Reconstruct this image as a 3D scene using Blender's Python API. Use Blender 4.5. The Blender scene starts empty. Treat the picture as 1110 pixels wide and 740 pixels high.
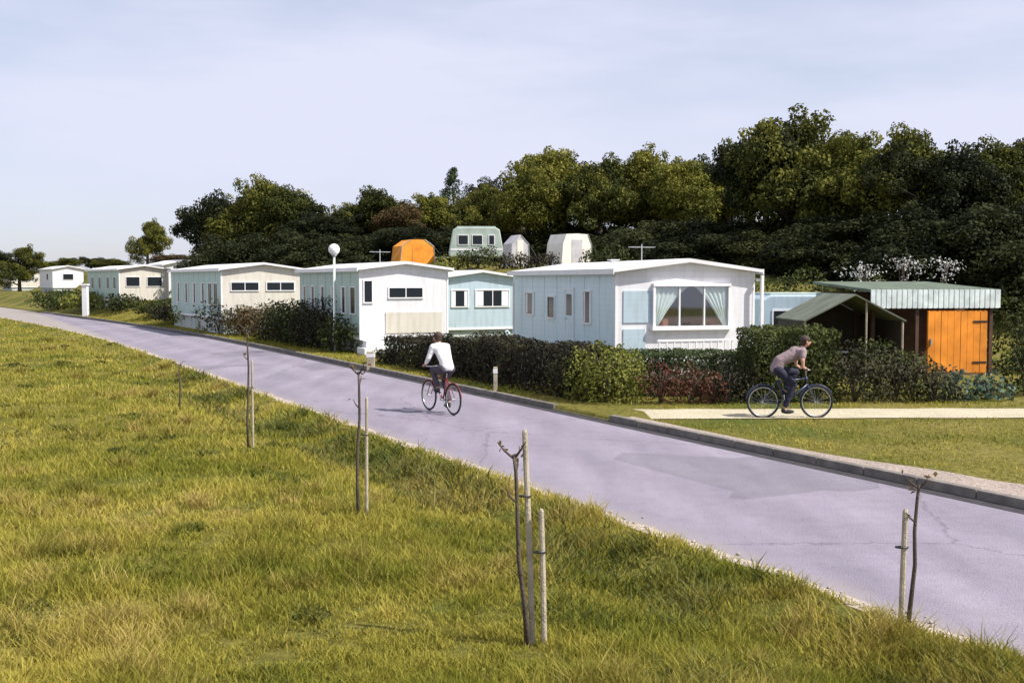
import bpy, math, random
import numpy as np
from mathutils import Vector, Matrix

R = math.radians
PI = math.pi
# ------------------------------------------------------------------ camera, sky, sun
FPX, CAMH, PITCH = 1190.0, 2.9, math.atan(67 / 1190.0)
scene = bpy.context.scene
cam_d = bpy.data.cameras.new('camera')
cam = bpy.data.objects.new('camera', cam_d)
scene.collection.objects.link(cam)
scene.camera = cam
cam_d.sensor_width = 36.0
cam_d.lens = 36.0 * FPX / 1110.0
cam_d.clip_start = 0.1
cam_d.clip_end = 5000
cam.location = (0, 0, CAMH)
cam.rotation_euler = (PI / 2 - PITCH, 0, 0)

SUN_AZ, SUN_EL = R(111), R(49)          # clockwise from +Y (the view direction)
world = bpy.data.worlds.new('World')
scene.world = world
world.use_nodes = True
wn, wl = world.node_tree.nodes, world.node_tree.links
for n in list(wn):
    wn.remove(n)
w_out = wn.new('ShaderNodeOutputWorld')
w_bg = wn.new('ShaderNodeBackground')
w_bg.inputs['Strength'].default_value = 0.10
sky = wn.new('ShaderNodeTexSky')
sky.sky_type = 'NISHITA'
sky.sun_disc = False
sky.sun_elevation = SUN_EL
sky.sun_rotation = SUN_AZ
sky.air_density = 1.0
sky.dust_density = 1.0
sky.ozone_density = 1.2
w_tc = wn.new('ShaderNodeTexCoord')
w_map = wn.new('ShaderNodeMapping')
w_map.inputs['Scale'].default_value = (1.0, 1.0, 4.5)
w_no = wn.new('ShaderNodeTexNoise')
w_no.inputs['Scale'].default_value = 1.7
w_no.inputs['Detail'].default_value = 5.0
w_no.inputs['Roughness'].default_value = 0.55
w_rp = wn.new('ShaderNodeMapRange')
w_rp.inputs['From Min'].default_value = 0.36
w_rp.inputs['From Max'].default_value = 0.64
w_rp.inputs['To Min'].default_value = 0.40
w_rp.inputs['To Max'].default_value = 0.97
w_mx = wn.new('ShaderNodeMix')
w_mx.data_type = 'RGBA'
w_mx.inputs[7].default_value = (5.75, 5.9, 7.2, 1)      # thin high cloud veil
wl.new(w_tc.outputs['Generated'], w_map.inputs['Vector'])
wl.new(w_map.outputs['Vector'], w_no.inputs['Vector'])
wl.new(w_no.outputs['Fac'], w_rp.inputs['Value'])
wl.new(w_rp.outputs['Result'], w_mx.inputs[0])
wl.new(sky.outputs['Color'], w_mx.inputs[6])
wl.new(w_mx.outputs[2], w_bg.inputs['Color'])
wl.new(w_bg.outputs['Background'], w_out.inputs['Surface'])

sun_d = bpy.data.lights.new('sun', 'SUN')
sun_d.energy = 4.8
sun_d.angle = R(0.5)
sun_d.color = (1.0, 0.95, 0.87)
sun = bpy.data.objects.new('sun', sun_d)
scene.collection.objects.link(sun)
S = Vector((math.sin(SUN_AZ) * math.cos(SUN_EL), math.cos(SUN_AZ) * math.cos(SUN_EL), math.sin(SUN_EL)))
sun.rotation_euler = S.to_track_quat('Z', 'Y').to_euler()
sun.location = S * 60
vs = scene.view_settings
vs.view_transform = 'Standard'
vs.look = 'None'
vs.exposure = 0.45
vs.gamma = 1.0
vs.use_curve_mapping = False

# ------------------------------------------------------------------ helpers
col = scene.collection
rng = np.random.default_rng(7)
random.seed(7)


def tag(o, label=None, cat=None, group=None, kind=None):
    if label: o['label'] = label
    if cat: o['category'] = cat
    if group: o['group'] = group
    if kind: o['kind'] = kind
    return o


def empty(name, loc=(0, 0, 0), rz=0.0):
    o = bpy.data.objects.new(name, None)
    o.location = loc
    o.rotation_euler = (0, 0, rz)
    o.empty_display_size = 0.3
    col.objects.link(o)
    return o


def link_mesh(name, verts, faces, mat, parent=None, smooth=False, tint=None):
    me = bpy.data.meshes.new(name)
    if isinstance(verts, np.ndarray) and isinstance(faces, np.ndarray):
        k = faces.shape[1]
        me.vertices.add(len(verts))
        me.vertices.foreach_set('co', verts.astype(np.float32).ravel())
        me.loops.add(faces.size)
        me.loops.foreach_set('vertex_index', faces.astype(np.int32).ravel())
        me.polygons.add(len(faces))
        me.polygons.foreach_set('loop_start', np.arange(0, faces.size, k, dtype=np.int32))
        me.update(calc_edges=True)
    else:
        me.from_pydata([tuple(v) for v in verts], [], [tuple(f) for f in faces])
    if tint is not None:
        a = me.attributes.new('tint', 'FLOAT', 'POINT')
        a.data.foreach_set('value', np.asarray(tint, dtype=np.float32))
    if mat: me.materials.append(mat)
    if smooth:
        me.polygons.foreach_set('use_smooth', np.ones(len(me.polygons), dtype=bool))
    me.update()
    o = bpy.data.objects.new(name, me)
    col.objects.link(o)
    if parent is not None: o.parent = parent
    return o


class MB:
    def __init__(self):
        self.v, self.f = [], []

    def add(self, vs_, fs_):
        b = len(self.v)
        self.v += [tuple(v) for v in vs_]
        self.f += [tuple(i + b for i in f) for f in fs_]
        return self

    def box(self, x0, x1, y0, y1, z0, z1):
        return self.add([(x0, y0, z0), (x1, y0, z0), (x1, y1, z0), (x0, y1, z0),
                         (x0, y0, z1), (x1, y0, z1), (x1, y1, z1), (x0, y1, z1)],
                        [(0, 3, 2, 1), (4, 5, 6, 7), (0, 1, 5, 4), (1, 2, 6, 5), (2, 3, 7, 6), (3, 0, 4, 7)])

    def prism(self, pts, axis, a, b):
        """polygon pts in the plane across `axis`, extruded from a to b"""
        n = len(pts)
        def P(p, c):
            if axis == 'y': return (p[0], c, p[1])
            if axis == 'x': return (c, p[0], p[1])
            return (p[0], p[1], c)
        vs_ = [P(p, a) for p in pts] + [P(p, b) for p in pts]
        fs_ = [tuple(range(n)), tuple(range(2 * n - 1, n - 1, -1))]
        fs_ += [(i, i + n, (i + 1) % n + n, (i + 1) % n) for i in range(n)]
        return self.add(vs_, fs_)

    def tube(self, pts, radii, seg=8, cap=True):
        pts = [Vector(p) for p in pts]
        if not hasattr(radii, '__len__'): radii = [radii] * len(pts)
        vs_, fs_ = [], []
        up = None
        for i, p in enumerate(pts):
            d = (pts[min(i + 1, len(pts) - 1)] - pts[max(i - 1, 0)])
            d = d.normalized() if d.length > 1e-9 else Vector((0, 0, 1))
            if up is None:
                a = Vector((1, 0, 0)) if abs(d.x) < 0.8 else Vector((0, 1, 0))
                up = (a - d * a.dot(d)).normalized()
            else:
                up = (up - d * up.dot(d)).normalized()
            side = d.cross(up)
            for k in range(seg):
                an = 2 * PI * k / seg
                vs_.append(p + (up * math.cos(an) + side * math.sin(an)) * radii[i])
        for i in range(len(pts) - 1):
            for k in range(seg):
                k2 = (k + 1) % seg
                fs_.append((i * seg + k, i * seg + k2, (i + 1) * seg + k2, (i + 1) * seg + k))
        if cap:
            fs_.append(tuple(range(seg - 1, -1, -1)))
            fs_.append(tuple(range((len(pts) - 1) * seg, len(pts) * seg)))
        return self.add(vs_, fs_)

    def torus(self, c, axis, rad, r, seg=32, ms=8):
        c = Vector(c); ax = Vector(axis).normalized()
        a = Vector((0, 0, 1)) if abs(ax.z) < .8 else Vector((1, 0, 0))
        u = (a - ax * a.dot(ax)).normalized(); w = ax.cross(u)
        vs_, fs_ = [], []
        for i in range(seg):
            t = 2 * PI * i / seg
            rd = u * math.cos(t) + w * math.sin(t)
            for j in range(ms):
                q = 2 * PI * j / ms
                vs_.append(c + rd * (rad + r * math.cos(q)) + ax * (r * math.sin(q)))
        for i in range(seg):
            for j in range(ms):
                i2, j2 = (i + 1) % seg, (j + 1) % ms
                fs_.append((i * ms + j, i2 * ms + j, i2 * ms + j2, i * ms + j2))
        return self.add(vs_, fs_)

    def ball(self, c, r, seg=16, rings=10, top=1.0, bot=-1.0):
        """ellipsoid; r scalar or triple; top/bot trim it in z (unit sphere)"""
        if not hasattr(r, '__len__'): r = (r, r, r)
        t0, t1 = math.acos(max(-1, min(1, top))), math.acos(max(-1, min(1, bot)))
        vs_, fs_ = [], []
        for i in range(rings + 1):
            t = t0 + (t1 - t0) * i / rings
            for k in range(seg):
                p = 2 * PI * k / seg
                vs_.append((c[0] + r[0] * math.sin(t) * math.cos(p), c[1] + r[1] * math.sin(t) * math.sin(p), c[2] + r[2] * math.cos(t)))
        for i in range(rings):
            for k in range(seg):
                k2 = (k + 1) % seg
                fs_.append((i * seg + k, (i + 1) * seg + k, (i + 1) * seg + k2, i * seg + k2))
        fs_.append(tuple(range(seg)))
        fs_.append(tuple(range((rings + 1) * seg - 1, rings * seg - 1, -1)))
        return self.add(vs_, fs_)

    def build(self, name, mat, parent=None, smooth=False, bevel=0.0):
        o = link_mesh(name, self.v, self.f, mat, parent, smooth)
        if bevel:
            m = o.modifiers.new('bevel', 'BEVEL')
            m.width = bevel; m.segments = 2; m.limit_method = 'ANGLE'; m.angle_limit = R(40)
        return o


def smooth01(a):
    a = np.clip(a, 0, 1)
    return a * a * (3 - 2 * a)


def at(px, py, z=0.0):
    """the place in the world seen at a pixel of the 1110x740 photograph, at height z"""
    u, v = px - 555.0, 370.0 - py
    d = Vector((u, FPX * math.cos(PITCH) + v * math.sin(PITCH), -FPX * math.sin(PITCH) + v * math.cos(PITCH)))
    t = (z - CAMH) / d.z
    return Vector((d.x * t, d.y * t, z))


# road frame: s runs along the road (away), t across it (towards the homes); t = 0 is the grass edge
A0, A1 = math.atan2(0.462, 0.887), math.atan2(0.545, 0.838)
S_MIN, S_MAX, DS = -60.0, 1500.0, 0.5
_s = np.arange(S_MIN, S_MAX + DS, DS)
_a = A0 + (A1 - A0) * smooth01((_s - 30) / 45)
_dx, _dy = -np.sin(_a), np.cos(_a)
_cx = np.concatenate([[0], np.cumsum(_dx[:-1] * DS)])
_cy = np.concatenate([[0], np.cumsum(_dy[:-1] * DS)])
_i0 = int(round((0 - S_MIN) / DS))
_cx = _cx - _cx[_i0] + 2.75
_cy = _cy - _cy[_i0] + 10.4
ROADW = 4.86


def road_xy(s, t):
    s = np.asarray(s, float); t = np.asarray(t, float)
    x = np.interp(s, _s, _cx); y = np.interp(s, _s, _cy); a = np.interp(s, _s, _a)
    return x + np.cos(a) * t, y + np.sin(a) * t


def road_st(x, y):
    x = np.atleast_1d(np.asarray(x, float)); y = np.atleast_1d(np.asarray(y, float))
    s = (x - 2.75) * -math.sin(A0) + (y - 10.4) * math.cos(A0)
    for _ in range(6):
        cx = np.interp(s, _s, _cx); cy = np.interp(s, _s, _cy); a = np.interp(s, _s, _a)
        s = s + (x - cx) * -np.sin(a) + (y - cy) * np.cos(a)
    cx = np.interp(s, _s, _cx); cy = np.interp(s, _s, _cy); a = np.interp(s, _s, _a)
    t = (x - cx) * np.cos(a) + (y - cy) * np.sin(a)
    return s, t


def vnoise(x, y, seed=0):
    """smooth value noise, about -1..1"""
    x = np.asarray(x, float) + seed * 17.3; y = np.asarray(y, float) - seed * 9.1
    xi, yi = np.floor(x), np.floor(y)
    fx, fy = x - xi, y - yi
    fx, fy = fx * fx * (3 - 2 * fx), fy * fy * (3 - 2 * fy)
    def h(a, b):
        v = np.sin(a * 127.1 + b * 311.7 + seed * 74.7) * 43758.5453
        return (v - np.floor(v)) * 2 - 1
    return (h(xi, yi) * (1 - fx) + h(xi + 1, yi) * fx) * (1 - fy) + (h(xi, yi + 1) * (1 - fx) + h(xi + 1, yi + 1) * fx) * fy


def ground_z(x, y, st=None):
    x = np.atleast_1d(np.asarray(x, float)); y = np.atleast_1d(np.asarray(y, float))
    s, t = st if st is not None else road_st(x, y)
    z = np.zeros_like(x)
    left = smooth01((0.12 - t) / 0.18)
    z = z - 0.07 + 0.085 * left
    z += 0.02 * vnoise(x * 2.1, y * 2.1, 1) * left
    # shallow ditch along the grass edge, then the open bank
    z -= 0.20 * np.exp(-((t + 1.25) / 0.65) ** 2) * smooth01((s + 12) / 6)
    z += 0.09 * vnoise(x * .35, y * .35, 3) * smooth01((-t - 1.5) / 3)
    z += 1.25 * smooth01((7.0 - y) / 6.0) * smooth01((-t - 1.6) / 3.5) * smooth01((40 - abs(x)) / 20)
    right = smooth01((t - 4.84) / 0.10)
    z += 0.165 * right
    z += 1.2 * smooth01((y - 45) / 40) * smooth01((t - 5.6) / 4)
    z += 3.0 * smooth01((t - 15) / 5) * smooth01((y - 42 - 0.12 * np.maximum(0, -x)) / 14) * smooth01((260 - t) / 160)
    return z


def gz(x, y):
    return float(ground_z(x, y)[0])


# ------------------------------------------------------------------ materials
def new_mat(name):
    m = bpy.data.materials.new(name)
    m.use_nodes = True
    nt = m.node_tree
    return m, nt, nt.nodes, nt.links, nt.nodes['Principled BSDF']


def ramp(nodes, stops):
    r = nodes.new('ShaderNodeValToRGB')
    el = r.color_ramp.elements
    while len(el) > 1: el.remove(el[-1])
    el[0].position, el[0].color = stops[0][0], (*stops[0][1], 1)
    for p, c in stops[1:]:
        e = el.new(p); e.color = (*c, 1)
    return r


def M_plain(name, c, rough=0.6, var=0.12, scale=3.0, metallic=0.0, bump=0.0, bscale=60, spec=0.4, coat=0.0):
    m, nt, N, L, b = new_mat(name)
    tc = N.new('ShaderNodeTexCoord')
    no = N.new('ShaderNodeTexNoise'); no.inputs['Scale'].default_value = scale; no.inputs['Detail'].default_value = 6
    L.new(tc.outputs['Object'], no.inputs['Vector'])
    lo = tuple(max(0, x * (1 - var)) for x in c); hi = tuple(min(1, x * (1 + var)) for x in c)
    rp = ramp(N, [(0.3, lo), (0.7, hi)])
    L.new(no.outputs['Fac'], rp.inputs['Fac'])
    L.new(rp.outputs['Color'], b.inputs['Base Color'])
    b.inputs['Roughness'].default_value = rough
    b.inputs['Metallic'].default_value = metallic
    b.inputs['Specular IOR Level'].default_value = spec
    b.inputs['Coat Weight'].default_value = coat
    if bump:
        n2 = N.new('ShaderNodeTexNoise'); n2.inputs['Scale'].default_value = bscale
        L.new(tc.outputs['Object'], n2.inputs['Vector'])
        bp = N.new('ShaderNodeBump'); bp.inputs['Strength'].default_value = bump; bp.inputs['Distance'].default_value = 0.02
        L.new(n2.outputs['Fac'], bp.inputs['Height']); L.new(bp.outputs['Normal'], b.inputs['Normal'])
    return m


def M_clad(name, c, dirt=(0.30, 0.30, 0.24), pitch=0.16, axis=2):
    """painted metal cladding: horizontal grooves, faint streaks and grime low down on the panels"""
    m, nt, N, L, b = new_mat(name)
    tc = N.new('ShaderNodeTexCoord')
    sp = N.new('ShaderNodeSeparateXYZ'); L.new(tc.outputs['Object'], sp.inputs[0])
    mu = N.new('ShaderNodeMath'); mu.operation = 'MULTIPLY'; mu.inputs[1].default_value = 1 / pitch
    L.new(sp.outputs[axis], mu.inputs[0])
    fr = N.new('ShaderNodeMath'); fr.operation = 'FRACT'; L.new(mu.outputs[0], fr.inputs[0])
    bp = N.new('ShaderNodeBump'); bp.inputs['Strength'].default_value = 0.7; bp.inputs['Distance'].default_value = 0.02
    L.new(fr.outputs[0], bp.inputs['Height']); L.new(bp.outputs['Normal'], b.inputs['Normal'])
    gr = N.new('ShaderNodeMapRange'); gr.inputs['From Min'].default_value = 0.0; gr.inputs['From Max'].default_value = 0.12
    gr.inputs['To Min'].default_value = 0.35; gr.inputs['To Max'].default_value = 0.0
    L.new(fr.outputs[0], gr.inputs['Value'])
    mp = N.new('ShaderNodeMapping'); mp.inputs['Scale'].default_value = (2.2, 2.2, 0.35)
    L.new(tc.outputs['Object'], mp.inputs[0])
    no = N.new('ShaderNodeTexNoise'); no.inputs['Scale'].default_value = 2.5; no.inputs['Detail'].default_value = 7
    L.new(mp.outputs[0], no.inputs['Vector'])
    rp = N.new('ShaderNodeMapRange'); rp.inputs['From Min'].default_value = 0.45; rp.inputs['From Max'].default_value = 0.8
    rp.inputs['To Min'].default_value = 0.0; rp.inputs['To Max'].default_value = 0.45
    L.new(no.outputs['Fac'], rp.inputs['Value'])
    ad = N.new('ShaderNodeMath'); ad.operation = 'ADD'; ad.use_clamp = True
    L.new(gr.outputs[0], ad.inputs[0]); L.new(rp.outputs[0], ad.inputs[1])
    mx = N.new('ShaderNodeMix'); mx.data_type = 'RGBA'
    mx.inputs[6].default_value = (*c, 1); mx.inputs[7].default_value = (*dirt, 1)
    L.new(ad.outputs[0], mx.inputs[0]); L.new(mx.outputs[2], b.inputs['Base Color'])
    b.inputs['Roughness'].default_value = 0.45
    return m


def M_leaf(name, dark, mid, light, trans=0.25, scale=0.5):
    m, nt, N, L, b = new_mat(name)
    at_ = N.new('ShaderNodeAttribute'); at_.attribute_name = 'tint'
    tc = N.new('ShaderNodeTexCoord')
    oi = N.new('ShaderNodeObjectInfo')
    no = N.new('ShaderNodeTexNoise'); no.inputs['Scale'].default_value = scale; no.inputs['Detail'].default_value = 3
    L.new(tc.outputs['Object'], no.inputs['Vector'])
    m1 = N.new('ShaderNodeMath'); m1.operation = 'MULTIPLY'; m1.inputs[1].default_value = 0.55
    L.new(at_.outputs['Fac'], m1.inputs[0])
    m2 = N.new('ShaderNodeMath'); m2.operation = 'MULTIPLY_ADD'; m2.inputs[1].default_value = 0.9
    L.new(no.outputs['Fac'], m2.inputs[0]); L.new(m1.outputs[0], m2.inputs[2])
    m3 = N.new('ShaderNodeMath'); m3.operation = 'MULTIPLY_ADD'; m3.inputs[1].default_value = 0.3
    L.new(oi.outputs['Random'], m3.inputs[0]); L.new(m2.outputs[0], m3.inputs[2])
    m4 = N.new('ShaderNodeMath'); m4.operation = 'SUBTRACT'; m4.inputs[1].default_value = 0.35
    L.new(m3.outputs[0], m4.inputs[0])
    rp = ramp(N, [(0.1, dark), (0.45, mid), (0.95, light)])
    L.new(m4.outputs[0], rp.inputs['Fac'])
    L.new(rp.outputs['Color'], b.inputs['Base Color'])
    b.inputs['Roughness'].default_value = 0.65
    b.inputs['Specular IOR Level'].default_value = 0.10
    tr = N.new('ShaderNodeBsdfTranslucent'); L.new(rp.outputs['Color'], tr.inputs['Color'])
    ms = N.new('ShaderNodeMixShader'); ms.inputs[0].default_value = trans
    out = N['Material Output']
    L.new(b.outputs[0], ms.inputs[1]); L.new(tr.outputs[0], ms.inputs[2]); L.new(ms.outputs[0], out.inputs['Surface'])
    return m


def M_asphalt():
    m, nt, N, L, b = new_mat('road_surface')
    tc = N.new('ShaderNodeTexCoord')
    n1 = N.new('ShaderNodeTexNoise'); n1.inputs['Scale'].default_value = 0.35; n1.inputs['Detail'].default_value = 6
    n2 = N.new('ShaderNodeTexNoise'); n2.inputs['Scale'].default_value = 70; n2.inputs['Detail'].default_value = 4
    n3 = N.new('ShaderNodeTexVoronoi'); n3.feature = 'DISTANCE_TO_EDGE'; n3.inputs['Scale'].default_value = 0.22
    n4 = N.new('ShaderNodeTexNoise'); n4.inputs['Scale'].default_value = 3.0; n4.inputs['Detail'].default_value = 10; n4.inputs['Roughness'].default_value = 0.72
    mp = N.new('ShaderNodeMapping'); mp.inputs['Rotation'].default_value = (0, 0, -A0); mp.inputs['Scale'].default_value = (1.0, 0.12, 1.0)
    L.new(tc.outputs['Object'], mp.inputs[0])
    for n in (n2, n4): L.new(tc.outputs['Object'], n.inputs['Vector'])
    L.new(mp.outputs[0], n1.inputs['Vector'])
    n1.inputs['Scale'].default_value = 1.3
    wd = N.new('ShaderNodeMix'); wd.data_type = 'RGBA'; wd.inputs[0].default_value = 0.35
    L.new(tc.outputs['Object'], wd.inputs[6]); L.new(n4.outputs['Color'], wd.inputs[7]); L.new(wd.outputs[2], n3.inputs['Vector'])
    base = ramp(N, [(0.28, (0.195, 0.174, 0.214)), (0.5, (0.235, 0.209, 0.255)), (0.72, (0.275, 0.248, 0.292))])
    L.new(n1.outputs['Fac'], base.inputs['Fac'])
    sp = ramp(N, [(0.3, (0.45, 0.44, 0.45)), (0.5, (1, 1, 1)), (0.72, (1.6, 1.6, 1.6))])
    L.new(n2.outputs['Fac'], sp.inputs['Fac'])
    mx = N.new('ShaderNodeMix'); mx.data_type = 'RGBA'; mx.blend_type = 'MULTIPLY'; mx.inputs[0].default_value = 0.8
    L.new(base.outputs[0], mx.inputs[6]); L.new(sp.outputs[0], mx.inputs[7])
    mot = ramp(N, [(0.35, (0.90, 0.89, 0.90)), (0.6, (1.04, 1.04, 1.04))])
    L.new(n4.outputs['Fac'], mot.inputs['Fac'])
    # worn wheel tracks and a few darker repair patches along the road
    spx = N.new('ShaderNodeSeparateXYZ'); mpr = N.new('ShaderNodeMapping'); mpr.inputs['Rotation'].default_value = (0, 0, -A0)
    L.new(tc.outputs['Object'], mpr.inputs[0]); L.new(mpr.outputs[0], spx.inputs[0])
    wv = N.new('ShaderNodeMath'); wv.operation = 'SINE'
    wm = N.new('ShaderNodeMath'); wm.operation = 'MULTIPLY'; wm.inputs[1].default_value = 3.9
    L.new(spx.outputs[0], wm.inputs[0]); L.new(wm.outputs[0], wv.inputs[0])
    wr = N.new('ShaderNodeMapRange'); wr.inputs['From Min'].default_value = -1; wr.inputs['To Min'].default_value = .93; wr.inputs['To Max'].default_value = 1.05
    L.new(wv.outputs[0], wr.inputs['Value'])
    vp = N.new('ShaderNodeTexVoronoi'); vp.distance = 'CHEBYCHEV'; vp.inputs['Scale'].default_value = .35
    L.new(mpr.outputs[0], vp.inputs['Vector'])
    sc_ = N.new('ShaderNodeSeparateColor'); L.new(vp.outputs['Color'], sc_.inputs[0])
    pr_ = N.new('ShaderNodeMapRange'); pr_.inputs['From Min'].default_value = .86; pr_.inputs['From Max'].default_value = .88; pr_.inputs['To Min'].default_value = 1; pr_.inputs['To Max'].default_value = .80
    L.new(sc_.outputs[0], pr_.inputs['Value'])
    wx = N.new('ShaderNodeMath'); wx.operation = 'MULTIPLY'; L.new(wr.outputs[0], wx.inputs[0]); L.new(pr_.outputs[0], wx.inputs[1])
    mw = N.new('ShaderNodeVectorMath'); mw.operation = 'SCALE'; L.new(mx.outputs[2], mw.inputs[0]); L.new(wx.outputs[0], mw.inputs['Scale'])
    m5 = N.new('ShaderNodeMix'); m5.data_type = 'RGBA'; m5.blend_type = 'MULTIPLY'; m5.inputs[0].default_value = 1
    L.new(mw.outputs[0], m5.inputs[6]); L.new(mot.outputs[0], m5.inputs[7])
    cr = ramp(N, [(0.0, (0.50, 0.48, 0.5)), (0.0016, (0.6, 0.58, 0.6)), (0.0035, (1, 1, 1))])
    L.new(n3.outputs['Distance'], cr.inputs['Fac'])
    m6 = N.new('ShaderNodeMix'); m6.data_type = 'RGBA'; m6.blend_type = 'MULTIPLY'; m6.inputs[0].default_value = 0.8
    L.new(m5.outputs[2], m6.inputs[6]); L.new(cr.outputs[0], m6.inputs[7])
    # dust and grit washed onto the road along its near edge
    ed = N.new('ShaderNodeMath'); ed.operation = 'MULTIPLY_ADD'; ed.inputs[1].default_value = 1.1; L.new(n4.outputs['Fac'], ed.inputs[0]); L.new(spx.outputs[0], ed.inputs[2])
    er = N.new('ShaderNodeMapRange'); er.inputs['From Min'].default_value = 7.7; er.inputs['From Max'].default_value = 8.25; er.inputs['To Min'].default_value = .75; er.inputs['To Max'].default_value = 0
    L.new(ed.outputs[0], er.inputs['Value'])
    m7 = N.new('ShaderNodeMix'); m7.data_type = 'RGBA'; m7.inputs[7].default_value = (.30, .26, .22, 1)
    L.new(er.outputs[0], m7.inputs[0]); L.new(m6.outputs[2], m7.inputs[6])
    # darker damp and oil specks
    n8 = N.new('ShaderNodeTexNoise'); n8.inputs['Scale'].default_value = 9; n8.inputs['Detail'].default_value = 6; n8.inputs['Roughness'].default_value = .8
    L.new(tc.outputs['Object'], n8.inputs['Vector'])
    r8 = ramp(N, [(.30, (.62, .60, .62)), (.42, (.97, .97, .97)), (.62, (1, 1, 1)), (.75, (1.18, 1.17, 1.15))]); L.new(n8.outputs['Fac'], r8.inputs['Fac'])
    m8 = N.new('ShaderNodeMix'); m8.data_type = 'RGBA'; m8.blend_type = 'MULTIPLY'; m8.inputs[0].default_value = 1
    L.new(m7.outputs[2], m8.inputs[6]); L.new(r8.outputs[0], m8.inputs[7])
    L.new(m8.outputs[2], b.inputs['Base Color'])
    b.inputs['Roughness'].default_value = 0.88
    bp = N.new('ShaderNodeBump'); bp.inputs['Strength'].default_value = 0.35; bp.inputs['Distance'].default_value = 0.01
    L.new(n2.outputs['Fac'], bp.inputs['Height']); L.new(bp.outputs['Normal'], b.inputs['Normal'])
    return m


def M_gravel(name, c0, c1, scale=35):
    m, nt, N, L, b = new_mat(name)
    tc = N.new('ShaderNodeTexCoord')
    v = N.new('ShaderNodeTexVoronoi'); v.inputs['Scale'].default_value = scale
    n = N.new('ShaderNodeTexNoise'); n.inputs['Scale'].default_value = 1.2; n.inputs['Detail'].default_value = 8
    for k in (v, n): L.new(tc.outputs['Object'], k.inputs['Vector'])
    sp = N.new('ShaderNodeSeparateColor'); L.new(v.outputs['Color'], sp.inputs[0])
    ad = N.new('ShaderNodeMath'); ad.operation = 'MULTIPLY_ADD'; ad.inputs[1].default_value = 0.5
    L.new(sp.outputs[0], ad.inputs[0])
    mu = N.new('ShaderNodeMath'); mu.operation = 'MULTIPLY'; mu.inputs[1].default_value = 0.5
    L.new(n.outputs['Fac'], mu.inputs[0]); L.new(mu.outputs[0], ad.inputs[2])
    rp = ramp(N, [(0.15, c0), (0.8, c1)])
    L.new(ad.outputs[0], rp.inputs['Fac']); L.new(rp.outputs[0], b.inputs['Base Color'])
    b.inputs['Roughness'].default_value = 0.9
    bp = N.new('ShaderNodeBump'); bp.inputs['Strength'].default_value = 0.6; bp.inputs['Distance'].default_value = 0.02
    L.new(v.outputs['Distance'], bp.inputs['Height']); L.new(bp.outputs['Normal'], b.inputs['Normal'])
    return m


def M_soil_grass():
    m, nt, N, L, b = new_mat('turf_ground')
    tc = N.new('ShaderNodeTexCoord')
    n1 = N.new('ShaderNodeTexNoise'); n1.inputs['Scale'].default_value = 0.3; n1.inputs['Detail'].default_value = 8
    n2 = N.new('ShaderNodeTexNoise'); n2.inputs['Scale'].default_value = 9; n2.inputs['Detail'].default_value = 8; n2.inputs['Roughness'].default_value = 0.7
    for k in (n1, n2): L.new(tc.outputs['Object'], k.inputs['Vector'])
    r1 = ramp(N, [(0.34, (0.085, 0.105, 0.022)), (0.5, (0.150, 0.135, 0.032)), (0.66, (0.215, 0.180, 0.055))])
    r2 = ramp(N, [(0.34, (0.40, 0.42, 0.38)), (0.5, (0.9, 0.9, 0.85)), (0.68, (1.4, 1.35, 1.15))])
    L.new(n1.outputs['Fac'], r1.inputs['Fac']); L.new(n2.outputs['Fac'], r2.inputs['Fac'])
    mx = N.new('ShaderNodeMix'); mx.data_type = 'RGBA'; mx.blend_type = 'MULTIPLY'; mx.inputs[0].default_value = 1
    L.new(r1.outputs[0], mx.inputs[6]); L.new(r2.outputs[0], mx.inputs[7]); L.new(mx.outputs[2], b.inputs['Base Color'])
    b.inputs['Roughness'].default_value = 0.95
    b.inputs['Specular IOR Level'].default_value = 0.1
    bp = N.new('ShaderNodeBump'); bp.inputs['Strength'].default_value = 0.8; bp.inputs['Distance'].default_value = 0.05
    L.new(n2.outputs['Fac'], bp.inputs['Height']); L.new(bp.outputs['Normal'], b.inputs['Normal'])
    return m


def M_glass(name, c=(0.02, 0.025, 0.03)):
    m, nt, N, L, b = new_mat(name)
    b.inputs['Base Color'].default_value = (*c, 1)
    b.inputs['Roughness'].default_value = 0.16
    b.inputs['Specular IOR Level'].default_value = 0.2
    return m


def M_clear():
    m, nt, N, L, b = new_mat('clear_glass')
    g = N.new('ShaderNodeBsdfGlossy'); g.inputs['Roughness'].default_value = 0.03; g.inputs['Color'].default_value = (.9, .95, 1, 1)
    t = N.new('ShaderNodeBsdfTransparent'); t.inputs['Color'].default_value = (0.9, 0.93, 0.92, 1)
    fr = N.new('ShaderNodeFresnel'); fr.inputs['IOR'].default_value = 1.45
    ms = N.new('ShaderNodeMixShader')
    ms.inputs[0].default_value = 0.10; N.remove(fr); L.new(t.outputs[0], ms.inputs[1]); L.new(g.outputs[0], ms.inputs[2])
    L.new(ms.outputs[0], N['Material Output'].inputs['Surface'])
    return m


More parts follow.
